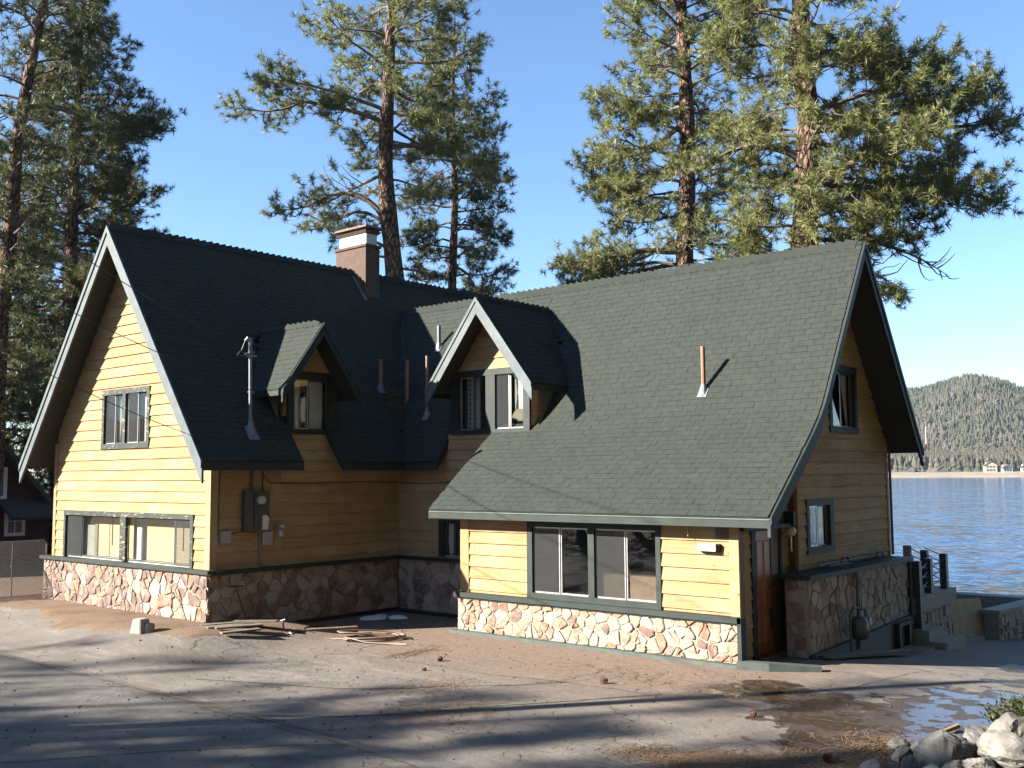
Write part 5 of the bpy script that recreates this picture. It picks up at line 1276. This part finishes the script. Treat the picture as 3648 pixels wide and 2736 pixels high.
far_house(18.9, 1092, 9, 8, 3.2, 'dark low house under the trees, leftmost on the far shore', 'farroof', 0); far_house(17.3, 1094, 10, 8, 3.0, 'dark house among shore trees, left of the tan one', 'farroof', 12)
x, y, z_ = hill_pt(R(18.05), 1330); sn = thing('dead_snag', 'bare pale dead trunk standing above the far wood', 'tree', (x, y, z_)); obj('trunk', MB().tube([(x, y, z_ - 2), (x, y, z_ + 27)], [.8, .35], 7), M['whitewall'], sn)

# ---------------------------------------------------------------- pines
def tuft_templates(g, n=8, K=30, L=.27, wd=.0125):
    out = []
    for _ in range(n):
        t = np.zeros((K, 3, 3))
        for k in range(K):
            ct = g.uniform(-.35, 1.0); a = g.uniform(0, 6.283); st = math.sqrt(1 - ct * ct)
            d = np.array([st * math.cos(a), st * math.sin(a), ct]); r_ = np.cross(d, g.normal(size=3)); r_ /= np.linalg.norm(r_)
            l = L * g.uniform(.7, 1.12); b = np.array([0, 0, g.uniform(-.14, .05)])
            t[k] = [b + r_ * wd, b - r_ * wd, b + d * l]
        out.append(t)
    return out
_tg = np.random.default_rng(77)
TUFT = tuft_templates(_tg)
TUFT_LO = tuft_templates(_tg, 6, 22, .24, .014)

def rot_to(d, spin):
    d = d / np.linalg.norm(d); a = np.array([0, 0, 1.0]) if abs(d[2]) < .9 else np.array([1.0, 0, 0])
    u = np.cross(a, d); u /= np.linalg.norm(u); v_ = np.cross(d, u); c, s_ = math.cos(spin), math.sin(spin)
    return np.stack([u * c + v_ * s_, -u * s_ + v_ * c, d], 1)

CAMR = np.array([_r.x, _r.y, 0.0]); CAMF = np.array([_f.x, _f.y, 0]); CAMF /= np.linalg.norm(CAMF)

def pine(label, base, trunk, rad, prof, seed, per_m=3.4, keyed=(), needle='needle', dens=1.0, lo=False, top=None, droop=.35, group='pine trees behind the cabin', bare_below=None, tsize=1.0):
    """base (x, y, z ground); trunk [(lateral, height)] lateral along the picture's right; rad [(h, r)]; prof [(h, left, right)] reach of the limbs."""
    g = np.random.default_rng(seed); bx_, by_, bz = base
    T = thing('pine_tree', label, 'tree', base, group)
    trunk = sorted(trunk, key=lambda q: q[1]); hs = [q[1] for q in trunk]; ls = [q[0] for q in trunk]
    ext = g.normal(size=2) * .0
    def tp(h):
        l = np.interp(h, hs, ls) + .05 * math.sin(h * .8 + seed); return np.array([bx_, by_, 0]) + CAMR * l + CAMF * .06 * math.sin(h * .6) + np.array([0, 0, h])
    rh = [q[0] for q in rad]; rr = [q[1] for q in rad]
    H1 = hs[-1]; n = int((H1 - bz) / .5)
    pts = [tp(bz - .3 + (H1 - bz + .3) * i / n) for i in range(n + 1)]
    k_ = 14; mb = MB()
    mb.tube([Vector(p) for p in pts], [float(np.interp(p[2], rh, rr)) * (1 + .05 * math.sin(p[2] * 2.1)) * (1.25 if i == 0 else 1) for i, p in enumerate(pts)], k_)
    obj('trunk', mb, M['bark'], T, True)
    ph = [q[0] for q in sorted(prof)]; pl_ = [q[1] for q in sorted(prof)]; pr_ = [q[2] for q in sorted(prof)]
    tufts = []; templates = TUFT_LO if lo else TUFT
    def grow(p0, az, L, el0, up_end, r0, bare=False, kink=.25, key=None):
        lm = MB()
        n = max(5, int(L / .45)); st = L / n; p = np.array(p0); a = az; P_ = [p.copy()]
        for i in range(n):
            t = i / n
            if key is not None: el = key(t)
            else: el = el0 - droop * math.sin(t * 3.0) + up_end * t * t + g.normal() * .10
            a += g.normal() * kink * .5
            d = np.array([math.cos(a) * math.cos(el), math.sin(a) * math.cos(el), math.sin(el)]); p = p + d * st; P_.append(p.copy())
        R_ = [max(.008, r0 * (1 - .9 * i / n)) for i in range(n + 1)]
        lm.tube([Vector(q) for q in P_], R_, 6, False)
        ns = max(4, int(L * 4.0 * dens)); 
        for s_ in range(ns):
            t = .22 + .78 * ((s_ + g.uniform(0, .9)) / ns) ** .9
            t = min(t, .999); i = min(n - 1, int(t * n)); q = P_[i] + (P_[i + 1] - P_[i]) * (t * n - i); dm = P_[i + 1] - P_[i]; da = math.atan2(dm[1], dm[0])
            ba = da + g.choice([-1, 1]) * g.uniform(.35, 1.25); bl = min(2.1, (.42 + .40 * L * (1 - t) ** .7)) * g.uniform(.6, 1.3); be = g.uniform(-.95, .65)
            sp = [q.copy()]; c = q.copy(); m_ = max(3, int(bl / .22))
            for j in range(m_):
                be2 = be - .2 * (j < m_ * .4) + (.75 - .5 * be) * (j / m_) + g.normal() * .2; ba += g.normal() * .25
                c = c + np.array([math.cos(ba) * math.cos(be2), math.sin(ba) * math.cos(be2), math.sin(be2)]) * bl / m_; sp.append(c.copy())
            lm.tube([Vector(v_) for v_ in sp], [max(.007, .026 * (1 - .72 * j / m_)) for j in range(m_ + 1)], 4, False)
            if bare and g.uniform() < .93: continue
            dl = sp[-1] - sp[-2]; tufts.append((sp[-1], dl + np.array([0, 0, .4 * np.linalg.norm(dl)]), g.uniform(.85, 1.2)))
            nt_ = int((2.6 + bl * 4.6) * dens)
            for w_ in range(nt_):
                j = g.integers(max(1, int(m_ * .25)), m_ + 1); q2 = sp[j]; ta = ba + g.uniform(-1.3, 1.3); te = g.uniform(-.7, 1.1); tl = g.uniform(.16, .52)
                dd = np.array([math.cos(ta) * math.cos(te), math.sin(ta) * math.cos(te), math.sin(te)]); e = q2 + dd * tl
                if not lo: lm.tube([Vector(q2), Vector(q2 + dd * tl * .5 + np.array([0, 0, -.02])), Vector(e)], [.010, .008, .006], 3, False)
                tufts.append((e, dd + np.array([0, 0, .35]), g.uniform(.7, 1.15)))
        return lm
    ra = math.atan2(CAMR[1], CAMR[0])
    limbs = []
    nl = int((ph[-1] - ph[0]) * per_m)
    for i in range(nl):
        h = ph[0] + (ph[-1] - ph[0]) * (i + g.uniform(0, 1)) / nl
        rel = i * 2.399 + g.normal() * .35; az = ra + rel; c = (math.cos(rel) + 1) / 2
        Lr, Ll = np.interp(h, ph, pr_), np.interp(h, ph, pl_); L = (Lr * c + Ll * (1 - c)) * g.uniform(.66, 1.06)
        if abs(math.cos(rel)) < .5: L = min(L, .85 * (Lr + Ll) / 2 + .4)
        if math.sin(rel) < -.55 and h > 8 and g.uniform() < .42: continue      # few limbs on the lake-averted side
        bare = bare_below is not None and h < bare_below and g.uniform() < .5
        r0 = min(.11, .018 + .016 * L) * g.uniform(.8, 1.2); rt = float(np.interp(h, rh, rr))
        tt_ = (h - ph[0]) / (ph[-1] - ph[0])
        limbs.append(grow(tp(h) + np.array([math.cos(az), math.sin(az), 0]) * rt * .6, az, max(.6, L), .15 + .5 * tt_ ** 2 + g.normal() * .15, .75, r0, bare))
    for (h, rel, L, r0, key, bare) in keyed:
        az = ra + rel; rt = float(np.interp(h, rh, rr)); limbs.append(grow(tp(h) + np.array([math.cos(az), math.sin(az), 0]) * rt * .5, az, L, 0, 0, r0, bare, .10, key))
    # dead stubs low on the trunk
    for lm in limbs: obj('limb', lm, M['limb'], T)
    V = np.zeros((len(tufts), len(templates[0]), 3, 3), dtype=np.float32)
    for i, (c, d, s_) in enumerate(tufts):
        V[i] = templates[i % len(templates)] @ rot_to(d, g.uniform(0, 6.28)).T * (s_ * tsize) + c
    V = V.reshape(-1, 3)
    o = tri_mesh('needles', V, np.arange(len(V)).reshape(-1, 3), M[needle], T, base, 'stuff')
    return T

D1 = [(20.3, 3.3, 3.2), (19.7, 3.4, 3.5), (19.2, 3.3, 3.3), (18.6, 3.1, 3.1), (17.8, 3.3, 3.0), (17.2, 3.4, 2.6), (16.8, 3.0, 2.4), (16.2, 2.4, 2.4), (15.7, 1.8, 2.2), (15.0, 1.2, 2.2), (14.2, .8, 2.0), (13.2, .7, 1.6)]
pine('tall pine with red bark standing right behind the chimney', (-2.14, 13.26, -.9), [(.35, -.9), (0, 10.23), (-.09, 11.65), (-.26, 13.18), (-.37, 14.6), (-.37, 15.92), (-.29, 17.24), (-.2, 18.76), (-.1, 20.3), (-.05, 23.5)], [(-1, .42), (10, .34), (13, .31), (16, .25), (20, .18), (23.5, .04)],
     D1 + [(21.5, 2.4, 2.2), (23.0, 1.0, 1.0)], 1, 4.2,
     keyed=[(16.05, math.pi - .05, 5.9, .10, lambda t: .42 - .55 * t if t < .5 else -.12 + .30 * math.sin(t * 9), False),
            (16.5, math.pi + .25, 4.4, .08, lambda t: .30 - .35 * t, False),
            (14.1, math.pi - .25, 3.4, .07, lambda t: -.35 - .10 * t, True),
            (12.4, math.pi + .1, 4.3, .13, lambda t: 1.0 - 2.6 * t if t < .5 else -.22 + .25 * math.sin(t * 8), False),
            (12.2, math.pi - .35, 3.3, .09, lambda t: .75 - 2.0 * t if t < .5 else -.25, False),
            (15.1, .1, 4.4, .11, lambda t: .15 - 1.35 * t if t < .6 else -.55, False),
            (16.4, -.3, 3.2, .08, lambda t: -.25 - .35 * t, False), (15.9, .5, 2.8, .07, lambda t: -.45 + .3 * t, False),
            (11.3, math.pi + .6, 2.0, .07, lambda t: .35 - .5 * t, False), (11.0, math.pi - .5, 1.8, .06, lambda t: .2 - .4 * t, False), (10.6, .3, 1.6, .06, lambda t: -.1, True)], dens=.92)
pine('slender bushy pine right of the chimney pine', (-5.3, 19.7, -1.2), [(0, -1.2), (0, 10.96), (.02, 15.07), (.03, 18.69), (.03, 21.35), (.02, 23.6)], [(-1, .28), (11, .19), (18, .12), (23.6, .03)],
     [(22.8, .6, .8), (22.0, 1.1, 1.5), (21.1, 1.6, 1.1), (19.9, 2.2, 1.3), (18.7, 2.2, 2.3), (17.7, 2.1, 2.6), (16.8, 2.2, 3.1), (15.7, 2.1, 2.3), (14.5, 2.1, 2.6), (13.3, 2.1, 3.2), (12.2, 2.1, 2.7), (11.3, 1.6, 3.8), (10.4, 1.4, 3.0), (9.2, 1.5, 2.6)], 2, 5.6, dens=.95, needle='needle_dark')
pine('large full pine, left of the two behind the right wing', (6.52, 19.15, -1.2), [(-.05, -1.2), (0, 11.05), (.05, 12.83), (.11, 14.81), (.16, 16.78), (.12, 18.27), (.04, 19.5), (0, 24)], [(-1, .42), (10, .32), (14, .29), (19, .22), (24, .04)],
     [(23.5, .8, .8), (21.5, 2.4, 2.2), (19.8, 3.2, 2.6), (19.2, 3.4, 2.8), (18.3, 3.6, 2.7), (17.6, 2.7, 2.5), (16.9, 2.7, 2.6), (16.3, 3.9, 2.8), (15.7, 4.2, 3.0), (15.1, 3.9, 3.1), (14.4, 3.7, 3.0), (13.6, 4.0, 3.1), (12.9, 3.7, 3.1), (12.3, 3.9, 3.1), (11.7, 3.1, 3.1), (11.1, 4.3, 3.1), (10.7, 4.6, 2.6), (10.3, 4.6, 2.1), (9.5, 4.0, 1.6)], 3, 5.4,
     keyed=[(10.9, math.pi + .1, 4.7, .13, lambda t: -.05 - .35 * t + .1 * math.sin(t * 12), False), (10.5, math.pi - .5, 4.2, .10, lambda t: -.1 - .1 * t, False), (15.6, math.pi - .2, 3.9, .10, lambda t: -.75 + .9 * t, False)])
pine('biggest pine with thick pale trunk behind the right gable', (11.8, 17.19, -1.1), [(-.15, -1.1), (0, 9.75), (.04, 10.77), (.08, 11.88), (.17, 13.15), (.24, 14.17), (.16, 15.28), (.13, 16.56), (.14, 17.41), (.1, 23)], [(-1, .52), (8, .43), (12, .38), (15, .33), (18, .27), (23, .05)],
     [(22.5, 1.0, 1.0), (20, 2.4, 2.8), (17.4, 2.6, 3.2), (16.7, 2.6, 3.4), (16.0, 2.7, 3.3), (15.5, 2.7, 2.2), (15.2, 2.8, 2.0), (14.0, 2.8, 2.2), (13.1, 2.8, 2.2), (12.1, 2.7, 2.6), (11.3, 2.2, 2.6), (10.3, 2.0, 2.4), (9.5, 1.6, 2.0)], 4, 4.6,
     keyed=[(13.65, .02, 6.2, .16, lambda t: .05 - .10 * t + .45 * max(0, t - .55), False), (13.9, .32, 5.5, .10, lambda t: .20 + .12 * t, False), (13.7, -.3, 5.3, .10, lambda t: .02 + .35 * t, False), (13.3, .15, 4.6, .09, lambda t: -.35 + .35 * t, False), (14.2, -.1, 4.4, .09, lambda t: .28 + .1 * t, False),
            (11.9, .1, 6.0, .10, lambda t: -.05 - .05 * t, False), (11.6, -.35, 4.6, .09, lambda t: .05 * t, False), (12.0, -.7, 4.0, .09, lambda t: .15, False), (11.4, .5, 4.4, .08, lambda t: -.12 + .1 * t, False), (12.3, .35, 4.6, .08, lambda t: -.1 + .1 * t, False),
            (10.1, .05, 4.6, .09, lambda t: .12 - .75 * t, True), (9.7, .2, 3.4, .07, lambda t: -.15 - .3 * t, True), (10.6, -.2, 3.0, .07, lambda t: -.2 - .1 * t, False), (9.2, .0, 2.6, .06, lambda t: -.3, False),
            (12.7, math.pi + .05, 3.9, .14, lambda t: .45 - 1.6 * t if t < .6 else -.5, False), (9.9, math.pi - .1, 2.2, .10, lambda t: -.35, False), (16.2, .2, 3.4, .09, lambda t: -.25 + .3 * t, False), (15.9, -.25, 3.4, .09, lambda t: -.2 + .2 * t, False)], dens=1.08)
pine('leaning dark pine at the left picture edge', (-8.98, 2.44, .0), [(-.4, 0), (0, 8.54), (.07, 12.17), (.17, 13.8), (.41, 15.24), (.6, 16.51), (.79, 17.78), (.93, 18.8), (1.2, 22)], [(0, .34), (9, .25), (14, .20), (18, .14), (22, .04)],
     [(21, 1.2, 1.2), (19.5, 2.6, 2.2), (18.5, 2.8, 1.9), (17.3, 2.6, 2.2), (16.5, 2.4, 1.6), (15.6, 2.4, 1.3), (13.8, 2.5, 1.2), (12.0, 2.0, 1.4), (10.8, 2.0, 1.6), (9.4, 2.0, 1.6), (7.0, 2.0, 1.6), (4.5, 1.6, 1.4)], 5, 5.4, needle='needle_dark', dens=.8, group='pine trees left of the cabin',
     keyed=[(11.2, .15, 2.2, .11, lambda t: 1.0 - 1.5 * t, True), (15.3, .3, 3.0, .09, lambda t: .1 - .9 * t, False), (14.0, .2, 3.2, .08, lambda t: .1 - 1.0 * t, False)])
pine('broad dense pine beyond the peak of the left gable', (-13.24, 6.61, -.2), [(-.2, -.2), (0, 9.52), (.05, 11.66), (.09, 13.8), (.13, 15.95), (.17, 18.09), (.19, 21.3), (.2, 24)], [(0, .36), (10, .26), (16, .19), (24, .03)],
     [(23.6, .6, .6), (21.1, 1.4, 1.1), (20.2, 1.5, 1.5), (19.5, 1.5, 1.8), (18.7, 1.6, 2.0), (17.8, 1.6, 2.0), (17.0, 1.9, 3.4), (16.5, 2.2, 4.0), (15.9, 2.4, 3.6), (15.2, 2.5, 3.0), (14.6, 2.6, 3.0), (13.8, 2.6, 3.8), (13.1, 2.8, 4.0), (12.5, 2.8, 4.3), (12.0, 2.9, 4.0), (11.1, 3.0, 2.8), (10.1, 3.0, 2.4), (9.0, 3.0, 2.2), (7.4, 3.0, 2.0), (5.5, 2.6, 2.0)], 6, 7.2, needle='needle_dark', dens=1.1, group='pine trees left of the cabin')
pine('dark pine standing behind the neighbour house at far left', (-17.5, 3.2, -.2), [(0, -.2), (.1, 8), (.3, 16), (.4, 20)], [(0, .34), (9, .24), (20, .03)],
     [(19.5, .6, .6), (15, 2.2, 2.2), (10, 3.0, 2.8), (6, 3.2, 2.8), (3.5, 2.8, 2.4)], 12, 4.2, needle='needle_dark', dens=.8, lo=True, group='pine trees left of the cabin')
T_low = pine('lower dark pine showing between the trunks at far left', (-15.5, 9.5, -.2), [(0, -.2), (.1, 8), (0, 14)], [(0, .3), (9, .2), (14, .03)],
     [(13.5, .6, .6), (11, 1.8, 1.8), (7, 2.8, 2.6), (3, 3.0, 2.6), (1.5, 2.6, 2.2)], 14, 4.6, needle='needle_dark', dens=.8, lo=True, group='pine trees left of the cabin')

left_low = T_low
# pines across the road, left of the view: they throw the streaks of shade over the pavement
proto = pine('pine across the road outside the picture, nearest the pole', (-2.0, -23.0, .2), [(0, .2), (.2, 8), (0, 20)], [(0, .42), (8, .3), (20, .04)],
             [(19.6, .5, .5), (17.5, 1.5, 1.5), (15, 2.4, 2.4), (12, 3.0, 3.0), (9, 2.8, 2.8), (7.5, 2.0, 2.0)], 31, 2.6, dens=.7, lo=True, group='pines across the road')
def copy_tree(src, loc, rz_, sc, lab):
    o = src.copy(); COL.objects.link(o); o.location = loc; o.rotation_euler = (0, 0, rz_); o.scale = (sc, sc, sc); o['label'] = lab
    for c in list(src.children):
        d = c.copy(); COL.objects.link(d); d.parent = o
    return o
def shade_tree(s_, tipy, h, rz_, lab):
    # a tree of height h whose tip shadow falls at y = tipy on the line x - .76 y = s_
    k = h / .60; x = s_ + .76 * tipy - .76 * k; y = tipy - k
    return copy_tree(proto, (x, y, .2), rz_, h / 19.8, lab)
k = 19.8 / .60; proto.location = (16.9 + .76 * 3.2 - .76 * k, 3.2 - k, .2)
shade_tree(11.2, -1.3, 21, 1.0, 'pine across the road outside the picture, second from the left')
shade_tree(14.6, -.3, 18, 2.2, 'pine across the road outside the picture, shading the drive')
shade_tree(20.2, 1.6, 20, 3.4, 'pine across the road outside the picture, shading the wet pavement')
shade_tree(7.6, -2.6, 20, 4.4, 'leftmost pine across the road outside the picture')
shade_tree(23.5, 4.0, 22, 5.3, 'pine across the road outside the picture, shading the boulders')


# unseen pines added right of and behind the viewer to block sky fill
wood = pine('full pine added outside the right picture edge to block sky light', (33, 14, -.5), [(0, -.5), (.2, 8), (0, 24)], [(-.5, .45), (8, .34), (24, .04)],
            [(23.5, .6, .6), (20, 2.2, 2.2), (16, 3.4, 3.4), (11, 4.2, 4.2), (6, 4.4, 4.4), (2.5, 3.6, 3.6)], 51, 2.6, dens=.75, lo=True, group='wood right of and behind the viewer', tsize=1.9)
def dense_shade(s_, tipy, h, rz_, lab):
    k = h / .60
    return copy_tree(wood, (s_ + .76 * tipy - .76 * k, tipy - k, .2), rz_, h / 23.6, lab)
shade_tree(15.8, -1.4, 18, 5.4, 'pine across the road outside the picture, shading the middle of the drive')
dense_shade(17.1, -3.4, 14, 1.9, 'bushy young pine across the road outside the picture, shading the near road')
dense_shade(22.8, -.6, 17, 3.6, 'bushy pine across the road outside the picture, shading the ground by the boulders')
dense_shade(18.5, -2.5, 15, .7, 'bushy pine across the road outside the picture, shading the lower left pavement')
dense_shade(20.8, -1.0, 17, 2.9, 'bushy pine across the road outside the picture, shading the bottom edge')
wk = 0
for (x, y) in [(29, 2), (30, -5), (30, 9), (33, 15), (34, -1), (34, 5), (35, -10), (31.5, -15), (38, 10), (39, -4), (28, -21), (34, -20), (23, -25), (29, -31), (41, 3)]:
    wk += 1
    copy_tree(wood, (x, y, hz(x, min(y, 18))), wk * 1.7, .95 + .3 * ((wk * 37) % 11) / 11, 'full pine added outside the right picture edge to block sky light')
for k_, (x, y, sc, lab) in enumerate([(-21, 12.5, 1.1, 'dark young pine farthest back between the left trunks'), (-24, 6.0, 1.3, 'dark young pine filling the gap behind the neighbour house'), (-18, 15.5, 1.0, 'dark young pine just left of the cabin wall, low down'), (-27, -1.0, 1.4, 'dark young pine at the left picture edge behind the gate'), (-30, 10, 1.5, 'tall dark young pine far behind the neighbour house'), (-13.5, 13.5, .8, 'smallest dark pine beside the left gable wall')]):
    copy_tree(T_low, (x, y, -.3), k_ * 1.3, sc, lab)
copy_tree(T_low, (-16.2, 8.2, -.3), 2.0, 1.25, 'dark young pine between the leaning pine and the left gable')
bpy.context.view_layer.update()
